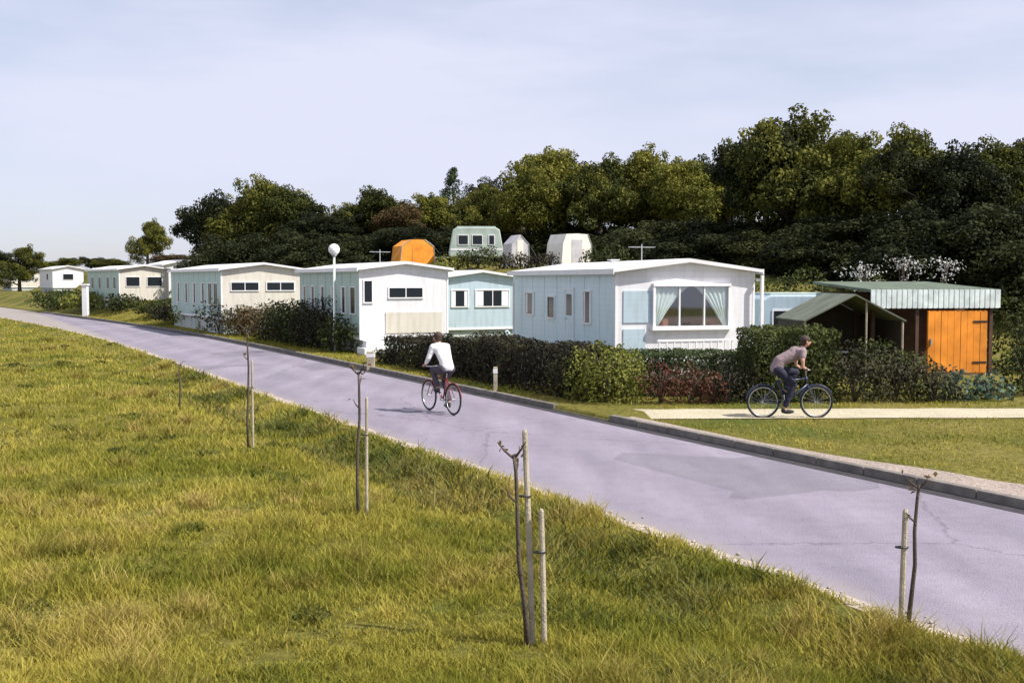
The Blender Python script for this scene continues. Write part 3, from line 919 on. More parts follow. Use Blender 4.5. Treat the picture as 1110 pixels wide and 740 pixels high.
def mobile_home(label, x, y, rz, W, L, base, eave, peak, side_mat, front_mat, roof_mat='roofw', over=0.16, bay=None, z0=None):
    """local x runs along the gable end, local y along the home; the left long side faces the road"""
    root = empty('mobile_home', (x, y, gz(x, y) if z0 is None else z0), rz)
    tag(root, label, 'mobile home', 'mobile homes in the row beyond the road')
    t = 0.06
    # long walls and back wall
    m = MB()
    m.box(0, t, t, L - t, base, eave); m.box(W - t, W, t, L - t, base, eave)
    m.box(0, W, L - t, L, base, eave); m.prism([(0, eave), (W, eave), (W / 2, peak)], 'y', L - t, L)
    m.box(t, W - t, t + .001, L - t - .001, base + .01, base + .06)
    yy = 1.25
    while yy < L - .6:      # raised panel seams
        m.box(-.012, .002, yy - .02, yy + .02, base + .065, eave - .12); yy += 1.22
    m.build('wall', MAT[side_mat], root)
    # gable end, with a real opening when it has a bay window
    m = MB()
    if bay:
        b0, b1, c0, c1 = bay
        m.box(0, b0, 0, t, base, eave); m.box(b1, W, 0, t, base, eave)
        m.box(b0, b1, 0, t, base, c0); m.box(b0, b1, 0, t, c1, eave)
    else:
        m.box(0, W, 0, t, base, eave)
    m.prism([(0, eave), (W, eave), (W / 2, peak)], 'y', 0, t)
    m.build('gable_wall', MAT[front_mat], root)
    # roof: two thin slabs meeting at the ridge, with a deep white edge
    th = 0.09
    rise = (peak - eave) / (W / 2)
    m = MB()
    pts = [(-over, eave - over * rise + .004), (W / 2, peak + .004), (W + over, eave - over * rise + .004),
           (W + over, eave - over * rise + th), (W / 2, peak + th + .02), (-over, eave - over * rise + th)]
    m.prism(pts, 'y', -over * 1.5, L + over)
    m.build('roof', MAT[roof_mat], root)
    m = MB()
    m.box(-over - .03, -over - .002, -over * 1.5, L + over, eave - over * rise - .05, eave - over * rise + th + .01)
    m.box(W + over + .002, W + over + .03, -over * 1.5, L + over, eave - over * rise - .05, eave - over * rise + th + .01)
    m.build('gutter', MAT['trim'], root)
    m = MB()
    for cx in (0, W):
        m.box(cx - .035, cx + .035, -.012, .045, base - .02, eave - .01)
    m.box(-.012, W + .012, -.016, -.002, base - .04, base + .06)
    m.box(-.016, -.002, 0.05, L, base - .04, base + .06)
    m.build('corner_trim', MAT['trim'], root)
    m = MB()
    m.box(.12, W - .12, .12, .16, -.15, base - .01); m.box(.12, .16, .16, L - .16, -.15, base - .01)
    m.box(W - .16, W - .12, .16, L - .16, -.15, base - .01); m.box(.12, W - .12, L - .16, L - .12, -.15, base - .01)
    m.build('skirt', MAT['skirt'], root)
    gb = MB().tube([(W - .75, -.35, -.05), (W - .75, -.35, .42), (W - .75, -.35, .52)], [.15, .15, .05], 16).build('gas_bottle', MAT['blue'], root, smooth=True)
    MB().tube([(W - .75, -.35, .52), (W - .75, -.35, .6)], .04, 10).build('valve', MAT['metal'], gb)
    if bay:
        b0, b1, c0, c1 = bay
        m = MB()    # a projecting frame with three mullions
        m.box(b0 - .07, b1 + .07, -.14, 0.0, c1, c1 + .08); m.box(b0 - .12, b1 + .12, -.20, 0.0, c0 - .11, c0)
        m.box(b0 - .07, b0, -.12, 0.0, c0, c1); m.box(b1, b1 + .07, -.12, 0.0, c0, c1)
        for k_ in (0.33, 0.67):
            c = b0 + (b1 - b0) * k_
            m.box(c - .02, c + .02, -.10, -.03, c0, c1)
        wf = m.build('window', MAT['trim'], root)
        MB().box(b0, b1, -.075, -.07, c0, c1).build('pane', MAT['clear'], wf)
        # swagged curtains: pleated sheets drawn aside from the top centre
        for sgn in (-1, 1):
            v, f = [], []
            nu, nz = 26, 16
            cx = (b0 + b1) / 2
            for iz in range(nz + 1):
                fz = iz / nz                       # 0 top .. 1 sill
                edge = cx + sgn * (0.06 + (b1 - b0) * 0.42 * (fz ** 0.75))
                out = (b1 - .02) if sgn > 0 else (b0 + .02)
                for iu in range(nu + 1):
                    fu = iu / nu
                    xx = edge + (out - edge) * fu
                    v.append((xx, -0.028 + 0.02 * math.sin(fu * 34 + fz * 2) , c1 - (c1 - c0) * fz * 1.0))
            for iz in range(nz):
                for iu in range(nu):
                    a = iz * (nu + 1) + iu
                    f.append((a, a + 1, a + nu + 2, a + nu + 1))
            cu = link_mesh('curtain', v, f, MAT['lace'], wf, smooth=True)
            sm = cu.modifiers.new('s', 'SOLIDIFY'); sm.thickness = 0.006
        # room behind the glass: partition, table and seats
        m = MB(); m.box(t + .01, W - t - .01, 2.2, 2.25, base + .07, eave - .01)
        m.build('partition', MAT['timber'], root)
        m = MB(); m.box(b0 + .25, b1 - .25, .55, 1.1, c0 - .02, c0 + .03); m.box((b0 + b1) / 2 - .05, (b0 + b1) / 2 + .05, .8, .86, base + .07, c0 - .02)
        m.build('table', MAT['timber'], root)
        m = MB(); m.box(t + .02, b0 + .55, .25, 2.0, base + .07, c0 + .18); m.box(b1 - .55, W - t - .02, .25, 2.0, base + .07, c0 + .18)
        m.box((b0 + b1) / 2 - .35, (b0 + b1) / 2 + .3, 1.5, 1.9, base + .07, c0 + .42)
        m.build('seat', MAT['redcloth'], root)
    return root


# nearest home: bay-windowed white gable, pale teal long side
c1 = Vector((2.85, 30.0))
h1 = mobile_home('nearest white gabled mobile home with swagged curtains in its wide bay window', c1.x, c1.y, R(17), 4.2, 9.6, 0.55, 3.02, 3.28,
                 'teal', 'white', bay=(1.12, 3.35, 1.52, 2.62))
window(h1, 'left', 1.9, 2.5, 1.55, 2.45, 4.2, 9.6, 'lace')
window(h1, 'left', 5.1, 5.75, 1.6, 2.25, 4.2, 9.6, None)
door(h1, 'left', 3.35, 4.05, .62, 2.5, 'teal')
window(h1, 'left', 7.2, 8.1, 1.65, 2.35, 4.2, 9.6, 'lace')
MB().box(-.22, -.16, 8.9, 8.96, .0, 2.7).build('drainpipe', MAT['trim'], h1)
m = MB(); m.box(4.28, 4.36, -.3, -.22, -.1, 2.93); m.box(4.2, 4.36, -.22, -.14, 2.75, 2.83)
m.build('porch_post', MAT['trim'], h1)
m = MB()
m.box(.2, .85, -.03, -.004, .75, 1.45)
m.box(.2, 1.05, -.03, -.004, 1.62, 2.5)
m.build('panel', MAT['blue'], h1)
m = MB()
m.box(-.9, -.08, 3.3, 4.1, -.1, .2); m.box(-.55, -.08, 3.3, 4.1, .2, .4)
m.build('step', MAT['wood'], h1)
vt = MB(); vt.box(1.9, 2.1, 5.0, 5.2, 3.2, 3.42).box(1.85, 2.15, 4.95, 5.25, 3.42, 3.45); vt.build('roof_vent', MAT['roofw'], h1)

def antenna(h, x, y, z0, hh):
    m = MB().tube([(x, y, z0), (x, y, z0 + hh)], .02, 6).tube([(x - .45, y, z0 + hh - .1), (x + .45, y, z0 + hh - .1)], .012, 5)
    for i in range(6): m.tube([(x - .4 + i * .16, y - .22, z0 + hh - .1), (x - .4 + i * .16, y + .22, z0 + hh - .1)], .008, 4)
    m.build('antenna', MAT['metal'], h)
antenna(h1, 3.6, 6.5, 3.0, 1.0)
m = MB()      # low white railing under the bay window
for i in range(12): m.box(1.0 + i * .22, 1.04 + i * .22, -.62, -.58, .1, 1.12)
m.box(.95, 3.55, -.63, -.57, 1.12, 1.18); m.box(.95, 3.55, -.63, -.57, .2, .25)
m.build('railing', MAT['trim'], h1)
h2 = mobile_home('pale blue mobile home half hidden behind the long teal side wall', -3.05, 48.2, R(25), 3.7, 9, .6, 2.85, 3.1, 'blue', 'blue')
window(h2, 'front', .45, 1.2, 1.6, 2.3, 3.7, 9, 'lace'); window(h2, 'front', 1.6, 3.2, 1.6, 2.3, 3.7, 9, 'lace', 1)
window(h2, 'left', 2, 2.8, 1.6, 2.2, 3.7, 9)

h3 = mobile_home('white gabled mobile home with a dark slot window beside the tall globe lamp', -5.75, 41.6, R(25), 3.55, 9.2, .55, 3.18, 3.40, 'teal2', 'white')
window(h3, 'front', .16, .46, 1.95, 2.75, 3.55, 9.2, None)
window(h3, 'front', 1.15, 2.5, 2.12, 2.48, 3.55, 9.2, None, 1)
for u in (.6, 1.9, 3.3, 5.0, 6.6, 8.0):
    window(h3, 'left', u, u + .62, 1.5, 2.5, 3.55, 9.2, 'lace' if u > 1 else None)
m = MB(); m.box(-.15, .9, -1.0, -.05, -.1, .25).box(.05, .75, -.6, -.05, .25, .5); m.build('step', MAT['trim'], h3)
m = MB()
m.box(1.0, 3.3, -.035, -.004, .75, 1.55); m.build('panel', MAT['cream'], h3)

antenna(h3, 2.6, 5.5, 3.2, .9)
h4 = mobile_home('cream gabled mobile home with a dark band of glass high under its roof', -14.8, 56.0, R(29), 4.3, 12, .8, 3.30, 3.58, 'teal3', 'cream')
window(h4, 'front', .5, 1.9, 2.25, 2.65, 4.3, 12, None, 1); window(h4, 'front', 2.35, 3.8, 2.25, 2.65, 4.3, 12, None, 1)
for u in (.8, 2.0, 3.6, 5.6, 7.6, 9.6):
    window(h4, 'left', u, u + .7, 1.5, 2.6, 4.3, 12, 'lace' if u > 3 else None)
m = MB(); m.box(.3, 4.0, -.03, -.004, .85, 1.0); m.build('trim_strip', MAT['trim'], h4)

h5 = mobile_home('small cream gabled mobile home with a green side near the far bend', -30.0, 84.0, R(33), 3.7, 11, .6, 2.98, 3.25, 'teal2', 'cream')
window(h5, 'front', .5, 1.5, 1.7, 2.4, 3.7, 11, None); window(h5, 'front', 2.1, 3.2, 1.7, 2.4, 3.7, 11, None)
for u in (1, 3.2, 6, 8.6):
    window(h5, 'left', u, u + .8, 1.5, 2.4, 3.7, 11, None)
h6 = mobile_home('tiny white mobile home between green bushes, farthest along the road', -57.2, 137.0, R(33), 3.6, 9, .6, 2.9, 3.25, 'white', 'white')
window(h6, 'front', 1.2, 2.4, 1.6, 2.3, 3.6, 9, None); window(h6, 'left', 3, 4, 1.6, 2.3, 3.6, 9, None)
h7 = mobile_home('cream mobile home with a flat beige roof at the far left of the row', -72.0, 158.0, R(33), 5.5, 9, .5, 2.6, 2.85, 'cream', 'cream')
window(h7, 'front', 1.2, 2.4, 1.4, 2.1, 5.5, 9, None)
h8 = mobile_home('white mobile home roof rising beside the left end of the big trees', -31.0, 98.0, R(30), 3.6, 8, .6, 2.9, 3.3, 'white', 'white')
window(h8, 'front', 1.0, 2.4, 1.7, 2.3, 3.6, 8, None)

# ------------------------------------------------------------------ tents and caravans on the terrace behind
LATE_BUSHES = []
def ridge_tent(name, label, px0, px1, depth, zt, mat, length=3.2, top_f=0.0, rz=0.0):
    x0, x1 = (px0 - 555) / FPX * depth, (px1 - 555) / FPX * depth
    W = x1 - x0; cx = (x0 + x1) / 2
    g0 = gz(cx, depth)
    H = zt - g0
    root = empty(name, (cx, depth, g0), rz); tag(root, label, 'tent')
    e = 0.66 * H
    e = .72 * H
    pts = [(-W / 2, -.02), (-W * .44, e), (-W * top_f / 2 - .05, H * .985), (0, H), (W * top_f / 2 + .05, H * .985), (W * .44, e), (W / 2, -.02)]
    MB().prism(pts, 'y', 0.02, length).build('canvas', MAT[mat], root)
    n = MB()   # door flap and poles
    n.box(-W * .16, W * .16, -.005, .015, 0, e * 1.15)
    n.build('door_flap', MAT[{'orangecloth': 'orange', 'canvasg': 'canvas'}.get(mat, 'canvasg')], root)
    n = MB()
    for sx in (-1, 1):
        n.tube([(sx * W / 2, 0, -.1), (sx * W * .44, 0, e)], .02, 6)
        n.tube([(sx * W * .44, 0, e), (sx * (W / 2 + .7), -.3, 0)], .006, 4)
        n.tube([(sx * W * .44, 0, e), (sx * (W * top_f / 2 + .05), 0, H * .985)], .02, 6)
    n.build('pole', MAT['metal'], root)
    return root


def caravan(label, cx, y, W, L, H, body, rz=0.0, roof='roofw', stripe='blue'):
    g0 = gz(cx, y)
    root = empty('touring_caravan', (cx, y, g0), rz); tag(root, label, 'caravan')
    b = 0.45
    pts = [(0.05, b), (L - .05, b), (L, b + .3), (L - .25, H - .15), (L - .5, H), (.5, H), (.25, H - .15), (0, b + .3)]
    MB().prism(pts, 'y', 0, W).build('body', MAT[body], root, bevel=.06)
    m = MB(); m.box(.5, L - .5, .1, W - .1, H, H + .06); m.build('roof', MAT[roof], root, bevel=.03)
    m = MB()
    for (a, c) in ((.55, L * .36), (L * .42, L * .62), (L * .72, L - .55)):
        m2 = MB().box(a, c, -.03, -.003, H * .52, H * .80); w = m2.build('window', MAT['trim'], root)
        MB().box(a + .05, c - .05, -.036, -.031, H * .52 + .05, H * .80 - .05).build('pane', MAT['glass'], w)
    MB().box(.1, L - .1, -.012, -.002, H * .38, H * .43).build('trim_strip', MAT[stripe], root)
    for yy in (.12, W - .3):
        w = MB().torus((L * .52, yy + .09, .3), (0, 1, 0), .22, .08, 24, 8).build('wheel', MAT['rubber'], root, smooth=True)
        MB().tube([(L * .52, yy + .04, .3), (L * .52, yy + .14, .3)], .16, 14).build('rim', MAT['rim'], w)
    MB().tube([(-.9, W / 2, .42), (.1, W * .2, .45)], .035, 6).tube([(-.9, W / 2, .42), (.1, W * .8, .45)], .035, 6).tube([(-.85, W / 2, -.02), (-.85, W / 2, .55)], .03, 6).build('drawbar', MAT['metal'], root)
    return root


ridge_tent('frame_tent', 'orange frame tent glowing in front of the dark trees', 433, 474, 70, 5.45, 'orangecloth', top_f=.35, rz=R(24), length=1.9)
ridge_tent('frame_tent', 'white frame tent with flat top below the dark trees', 605, 646, 60, 5.4, 'canvas', top_f=.62, rz=R(28), length=1.7)
ridge_tent('ridge_tent', 'small pale grey pointed tent between caravan and white frame tent', 553, 575, 64, 5.5, 'canvasg', rz=R(20), length=1.5)
caravan('grey green touring caravan beside the orange tent under the trees', -3.9, 68, 2.0, 3.4, 2.3, 'roofg', R(4), 'roofg', 'trim')
caravan('pale blue green touring caravan between the bay-windowed home and the dark awning', 7.75, 35.0, 2.1, 3.6, 2.32, 'blue', R(3), 'roofg', 'trim')

for i_, (bx0, by0, rr0, hh0, mt0, lb0) in enumerate([
        (-5.6, 63.5, .9, .75, 'hedge', 'small green bush in front of the orange frame tent'), (-3.6, 63.0, 1.0, .95, 'hedgey', 'small yellow green bush at the left wheel of the grey green caravan'),
        (-1.9, 62.0, 1.2, 1.1, 'hedge', 'green bush in front of the right half of the grey green caravan'), (.0, 60.0, .9, .8, 'hedged', 'small dark bush in front of the pointed tent'),
        (1.5, 57.5, 1.0, .9, 'hedged', 'dark bush left of the white frame tent'), (4.9, 57.5, 1.3, 1.2, 'hedge', 'green bush right of the white frame tent')]):
    LATE_BUSHES.append((i_, bx0, by0, rr0, hh0, mt0, lb0))
# dark awning with an open gable
aw = empty('awning_tent', (9.65, 31.0, gz(9.65, 31.0)), R(3))
tag(aw, 'dark brown gabled awning with an open front, left of the chalet', 'awning')
m = MB()
for sx in (-1, 1):
    m.add([(0, -.15, 2.36), (sx * 1.45, -.15, 1.62), (sx * 1.45, 2.6, 1.62), (0, 2.6, 2.36), (0, -.15, 2.40), (sx * 1.47, -.15, 1.66), (sx * 1.47, 2.6, 1.66), (0, 2.6, 2.40)],
          [(0, 1, 2, 3), (4, 7, 6, 5), (0, 4, 5, 1), (1, 5, 6, 2), (2, 6, 7, 3), (3, 7, 4, 0)])
m.build('roof', MAT['canvasol'], aw)
m = MB(); m.box(-1.42, -1.38, 0, 2.5, 0, 1.61).box(1.38, 1.42, 0, 2.5, 0, 1.61)
m.prism([(-1.37, 0), (1.37, 0), (1.37, 1.6), (0, 2.3), (-1.37, 1.6)], 'y', 2.46, 2.5)
m.build('canvas', MAT['canvasd'], aw)
for sx in (-1.4, 0.35, 1.4):
    MB().tube([(sx, -.05, -.1), (sx, -.05, 1.62 if abs(sx) > 1 else 2.2)], .03, 8).build('pole', MAT['wood'], aw)
m = MB(); m.box(-.9, .2, .9, 1.5, .68, .72)
for (a, b) in ((-.85, .95), (.15, .95), (-.85, 1.45), (.15, 1.45)): m.tube([(a, b, 0), (a, b, .68)], .018, 6)
tb = m.build('camping_table', MAT['canvasg']); tb.location = aw.location; tb.rotation_euler = aw.rotation_euler
tag(tb, 'pale folding table standing inside the dark awning', 'table')

# chalet
ch = empty('chalet', (10.6, 32.0, gz(12, 32.0)), R(7))
tag(ch, 'low brown timber chalet with mint green fascia and a big orange door', 'chalet')
m = MB()
m.box(0, .08, 1.45, 4, 0, 2.4); m.box(3.5, 3.58, 1.45, 4, 0, 2.4); m.box(.08, 3.5, 3.92, 4, 0, 2.4)
m.box(.08, 1.35, 1.45, 1.53, 0, .9); m.box(.08, 1.35, 1.45, 1.53, 1.75, 2.4); m.box(1.35, 3.5, 1.45, 1.53, 0, 2.4)
m.build('wall', MAT['timber'], ch)
m = MB(); m.add([(-.2, -.1, 2.44), (3.75, -.1, 2.44), (3.75, 4.2, 2.66), (-.2, 4.2, 2.66), (-.2, -.1, 2.52), (3.75, -.1, 2.52), (3.75, 4.2, 2.74), (-.2, 4.2, 2.74)],
                [(0, 3, 2, 1), (4, 5, 6, 7), (0, 1, 5, 4), (1, 2, 6, 5), (2, 3, 7, 6), (3, 0, 4, 7)])
m.build('roof', MAT['roofd'], ch)
m = MB()
x = -.22
while x < 3.75:
    m.box(x, x + .10, -.17, -.13, 1.97, 2.52); m.box(x + .10, x + .16, -.155, -.135, 1.98, 2.51); x += .16
m.build('fascia', MAT['fascia'], ch)
for px_ in (-.1, 1.25, 3.55):
    MB().box(px_ - .05, px_ + .05, -.08, .02, -.1, 2.0).build('porch_post', MAT['timber'], ch)
m = MB(); m.box(1.55, 3.40, -.12, -.07, .05, 1.90)
for i in range(9):
    e_ = .012 * math.sin(i * 2.1)
    m.box(1.562 + i * .203, 1.752 + i * .203, -.134 + e_ * .4, -.121, .07 + abs(e_), 1.88 + e_)
dd = m.build('door', MAT['orange'], ch)
MB().box(1.62, 1.66, -.19, -.14, .9, 1.08).build('handle', MAT['metal'], dd)
for hz_ in (.35, 1.55): MB().box(2.95, 3.39, -.15, -.141, hz_, hz_ + .05).build('hinge', MAT['black'], dd)
MB().box(-.1, 3.6, -.1, 1.44, -.1, .04).build('porch_floor', MAT['wood'], ch)

# ------------------------------------------------------------------ hedges and shrubs
HG = 'hedges and shrubs along the far side of the road'
def on_road(s, t):
    x, y = rxy(s, t); return (x, y, gz(x, y))
def rot(s): return float(np.interp(s, _s, _a))
# dark hedge along the kerb, in local x across / y along
shrub('hedge', 'long dark hedge along the kerb in front of the teal side wall', 'hedge',
      [('box', 0, 1.5, 0, 7.0, 0, 1.16), ('box', .1, 1.5, 6.7, 12.6, 0, .92), ('blob', .7, .4, .7, .9, .8, .65), ('blob', .8, 5.5, .75, .8, 1.2, .6), ('blob', .8, 9.2, .6, .8, 1.2, .55)],
      'hedged', 11, on_road(13.9, 5.75), rot(16), .085, 330, HG)
shrub('bush', 'yellow green bush at the end of the dark hedge by the path', 'bush',
      [('blob', 0, 0, .65, .78, .7, .72), ('blob', -.5, .3, .55, .55, .6, .65), ('blob', .5, .3, .6, .5, .6, .7)], 'hedgey', 12, (2.15, 25.0, gz(2.15, 25)), 0, .075, 230, HG)
shrub('bush', 'dark red leaved bush below the bay window beside the path', 'bush',
      [('blob', 0, 0, .45, .55, .4, .5), ('blob', .7, .1, .4, .6, .45, .48), ('blob', 1.2, .1, .35, .4, .4, .4)], 'red', 13, (3.35, 24.75, gz(3.5, 24.9)), 0, .08, 170, HG, .3)
shrub('hedge', 'broad grey green clipped hedge under the bay window', 'hedge',
      [('box', 0, 3.5, 0, 1.9, 0, 1.02)], 'hedgeg', 14, (2.55, 26.1, gz(4, 27)), R(3), .07, 620, HG, .14)
shrub('bush', 'low dark brown bush between the red bush and the tall clipped hedge', 'bush',
      [('blob', 0, 0, .4, .6, .5, .5), ('blob', .5, .2, .5, .4, .5, .45)], 'hedged', 15, (4.95, 24.9, gz(5, 25)), 0, .07, 200, HG)
shrub('hedge', 'tall dark hedge with a bright green top, right behind the rider in pink', 'hedge',
      [('box', 0, 2.0, 0, 1.7, 0, 1.66), ('blob', .5, .5, 1.1, .7, .7, .62), ('blob', 1.4, .5, 1.05, .7, .7, .6)], 'hedge', 16, (5.45, 24.85, gz(6, 25)), R(2), .08, 340, HG)
shrub('bush', 'dark sprawling bush right of the tall hedge, in front of the awning', 'bush',
      [('blob', 0, 0, .6, .8, .7, .68), ('blob', 1.0, .2, .5, .8, .7, .62), ('blob', 1.8, 0, .4, .6, .6, .5)], 'hedged', 17, (7.9, 25.2, gz(8, 25)), 0, .09, 180, HG, .3)
shrub('bush', 'olive bush sloping down to the right in front of the chalet porch', 'bush',
      [('blob', 0, 0, .7, .9, .7, .7), ('blob', .9, .1, .5, .7, .6, .6)], 'hedge', 18, (8.85, 26.6, gz(9, 26)), 0, .085, 180, HG, .3)
shrub('plant', 'blue green spreading plant in front of the orange door', 'plant',
      [('blob', 0, 0, .3, .6, .5, .4), ('blob', .8, .1, .25, .5, .45, .36)], 'blue', 19, (10.35, 25.5, gz(10, 25)), 0, .13, 90, HG, .35)
shrub('bush', 'leafy green bush at the right foot of the chalet', 'bush',
      [('blob', 0, 0, .6, .6, .6, .7), ('blob', .4, .4, .9, .6, .6, .9)], 'hedge', 20, (12.4, 26.4, gz(12, 26)), 0, .09, 150, HG, .3)
shrub('bush', 'tall olive bush at the right edge beyond the chalet', 'bush',
      [('blob', 0, 0, 1.0, 1.2, 1.0, 1.3), ('blob', 1.4, .5, .8, 1.1, 1.0, 1.1)], 'olive', 21, (15.2, 28.5, gz(15, 28)), 0, .11, 110, HG, .3)
shrub('bush', 'tall dark bush close behind the right end of the chalet', 'bush',
      [('blob', 0, 0, 1.1, 1.5, 1.1, 1.2), ('blob', 1.6, .5, .9, 1.3, 1.0, 1.1)], 'hedge', 23, (15.6, 33.6, gz(15.6, 33.6)), 0, .12, 90, HG, .3)
shrub('bush', 'wide dark bush behind the roof of the pale blue green caravan', 'bush',
      [('blob', 0, 0, 1.4, 2.4, 1.4, 1.7), ('blob', 2.8, .3, 1.5, 2.0, 1.3, 1.8), ('blob', 5.2, 0, 1.4, 2.0, 1.2, 1.6)], 'hedge', 24, (8.0, 41.5, gz(8, 41.5)), 0, .15, 75, HG, .3)
shrub('bush', 'bush with white blossom over the mint green roof', 'bush',
      [('blob', -1.2, 0, 2.9, .9, .7, .6), ('blob', .3, 0, 3.2, .9, .6, .55), ('blob', 1.7, 0, 3.1, .8, .6, .6)], 'blossom', 22, (13.6, 39.0, gz(13.6, 39)), 0, .09, 38, HG, .5)
# strip of hedge behind the bus-side of the row: individually growing shrubs along the kerb, further away
far_sh = [
    (26.8, 6.0, .75, .45, 'hedged', 'small dark round bush at the white foot of the slot-windowed home'),
    (33.2, 6.3, 1.2, 1.35, 'hedge', 'dark green bush just left of the tall globe lamp'),
    (36.0, 6.2, 1.5, 1.9, 'hedged', 'dark bush second to the left of the globe lamp'),
    (39.0, 6.3, 1.6, 1.9, 'hedge', 'olive bush below the right corner of the cream gabled home'),
    (42.3, 6.4, 1.6, 1.6, 'hedged', 'low brown bush below the middle of the cream gabled home'),
    (45.5, 6.4, 1.8, 1.5, 'brown', 'low bronze bush below the left corner of the cream gabled home'),
    (49.0, 6.5, 2.1, 1.55, 'hedged', 'dark low bush below the striped green side wall'),
    (53.0, 6.6, 2.3, 1.5, 'hedge', 'low olive bush at the far end of the striped green wall'),
    (57.5, 6.6, 2.2, 1.35, 'hedgey', 'yellow green bush before the small far gabled home'),
    (62.5, 6.7, 2.2, .9, 'hedged', 'dark bush right of the white pillar'),
    (68.0, 6.8, 2.4, .95, 'hedge', 'olive bush in front of the dark green far side wall'),
    (79.0, 6.5, 2.6, 1.2, 'hedge', 'rounded green bush left of the white pillar by the road'),
    (88.0, 6.5, 3.0, 1.4, 'hedgey', 'light green bush at the far left by the road'),
    (98.0, 5.5, 3.8, 1.7, 'hedge', 'large olive bush where the road disappears'),
]
for i, (s_, t_, r_, h_, mt, lb) in enumerate(far_sh):
    big = max(.09, .0025 * (s_ + 12))
    rs = np.random.default_rng(300 + i)
    bl = [('blob', 0, 0, h_ * .5, r_ * .75, r_ * .9, h_ * .5)]
    for k_ in range(3):
        bl.append(('blob', rs.normal() * r_ * .3, (k_ - 1) * r_ * .75, h_ * (.38 + .2 * rs.random()), r_ * .55, r_ * .6, h_ * (.4 + .15 * rs.random())))
    shrub('bush', lb, 'bush', bl, mt, 400 + i, on_road(s_, t_ + r_ * .3), rot(s_), big, .9 / (big * big), HG, .3)

for (i_, bx0, by0, rr0, hh0, mt0, lb0) in LATE_BUSHES:
    shrub('bush', lb0, 'bush', [('blob', 0, 0, hh0 * .5, rr0, rr0 * .8, hh0 * .5), ('blob', rr0 * .5, .2, hh0 * .7, rr0 * .5, rr0 * .5, hh0 * .4), ('blob', -rr0 * .5, 0, hh0 * .45, rr0 * .6, rr0 * .5, hh0 * .45)],
          mt0, 700 + i_, (bx0, by0, gz(bx0, by0)), 0, .15, 45, 'bushes on the camping terrace', .35)
# ------------------------------------------------------------------ trees
protos = {
    'broadA': make_tree('tree', 10, 9.5, 1.0, 'olive', 'broad', 1),
    'broadB': make_tree('tree', 10, 9.0, 0.8, 'olive', 'broad', 2),
    'broadC': make_tree('tree', 10, 8.5, 1.0, 'yellow', 'broad', 3),
    'darkA': make_tree('tree', 10, 9.5, 0.6, 'dark', 'broad', 4),
    'fir': make_tree('tree', 10, 6.6, 0.8, 'fir', 'cone', 5, .22, 20),
    'brown': make_tree('tree', 10, 8.0, 0.8, 'brown', 'broad', 6),
    'lowtree': make_tree('tree', 10, 8.5, -0.8, 'olive', 'broad', 12),
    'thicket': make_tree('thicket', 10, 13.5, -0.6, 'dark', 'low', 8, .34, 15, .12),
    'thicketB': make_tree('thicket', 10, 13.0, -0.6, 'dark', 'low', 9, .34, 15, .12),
}
pk = {k_: (o_, kids(o_)) for k_, o_ in protos.items()}
used = set()
TG = 'trees in the wood behind the mobile homes'
# photo x, photo y of the top, depth, width factor, kind, label
trees = [
    (238, 207, 88, .85, 'darkA', 'dark rounded tree at the left end of the wood'),
    (278, 190, 86, 1.0, 'broadA', 'olive topped tree second from the left end of the wood'),
    (322, 199, 84, .9, 'broadB', 'olive tree above the cream gabled home'),
    (352, 226, 80, .85, 'darkA', 'lower dark tree in the dip above the globe lamp'),
    (402, 201, 82, .95, 'broadB', 'olive tree standing right of the globe lamp'),
    (438, 218, 80, .8, 'brown', 'bronze tinted tree just left above the orange tent'),
    (467, 208, 84, .8, 'broadC', 'yellow green tree right above the orange tent'),
    (492, 183, 86, .9, 'fir', 'pointed fir rising over the gap above the grey caravan'),
    (524, 200, 80, .8, 'broadA', 'olive tree between the pointed fir and the high wood'),
    (572, 170, 74, .85, 'broadA', 'broad olive tree where the high part of the wood begins'),
    (606, 156, 76, .9, 'broadC', 'sunlit yellow green tree above the white frame tent'),
    (650, 164, 72, .9, 'broadB', 'rounded olive tree above the teal side wall'),
    (705, 157, 74, .85, 'broadA', 'olive tree above the left half of the bay-windowed home'),
    (745, 168, 70, .85, 'broadC', 'yellow green tree above the roof peak of the bay-windowed home'),
    (788, 150, 72, .8, 'broadB', 'olive tree just left of the tallest tree'),
    (828, 132, 62, .8, 'darkA', 'dark tree leaning against the left of the tallest tree'),
    (862, 116, 60, .95, 'broadA', 'tallest olive tree of the wood'),
    (922, 138, 58, .85, 'broadC', 'bright green topped tree right of the tallest tree'),
    (966, 134, 56, .85, 'broadB', 'olive tree above the orange door of the chalet'),
    (1012, 150, 54, .9, 'darkA', 'very dark tree above the right end of the mint fascia'),
    (1062, 150, 55, .9, 'broadA', 'olive tree second from the right edge'),
    (1115, 138, 54, .9, 'broadB', 'tree cut off by the right edge'),
    (161, 236, 128, .72, 'lowtree', 'lone small rounded tree far off left of the wood'),
]
def put_tree(px, py, d, wf, kind, label, group=TG, ztop=None, sink=0.0):
    x = (px - 555) / FPX * d
    g0 = gz(x, d) - sink
    v_ = 370 - py
    zt = CAMH + d * (-FPX * math.sin(PITCH) + v_ * math.cos(PITCH)) / (FPX * math.cos(PITCH) + v_ * math.sin(PITCH)) if ztop is None else ztop
    hh = (zt - g0) / 10.0
    src, ch_ = pk[kind]
    if kind not in used:
        used.add(kind); o_ = src
    else:
        o_ = copy_tree(src, ch_)
    o_.location = (x, d, g0)
    o_.rotation_euler = (0, 0, random.uniform(0, 2 * PI))
    k_ = max(hh, .72) * wf if not kind.startswith('thicket') else max(hh, .62)
    o_.scale = (k_, k_, hh)
    tag(o_, label, 'thicket' if kind.startswith('thicket') else 'tree', group)
    return o_
for a in trees: put_tree(*a)
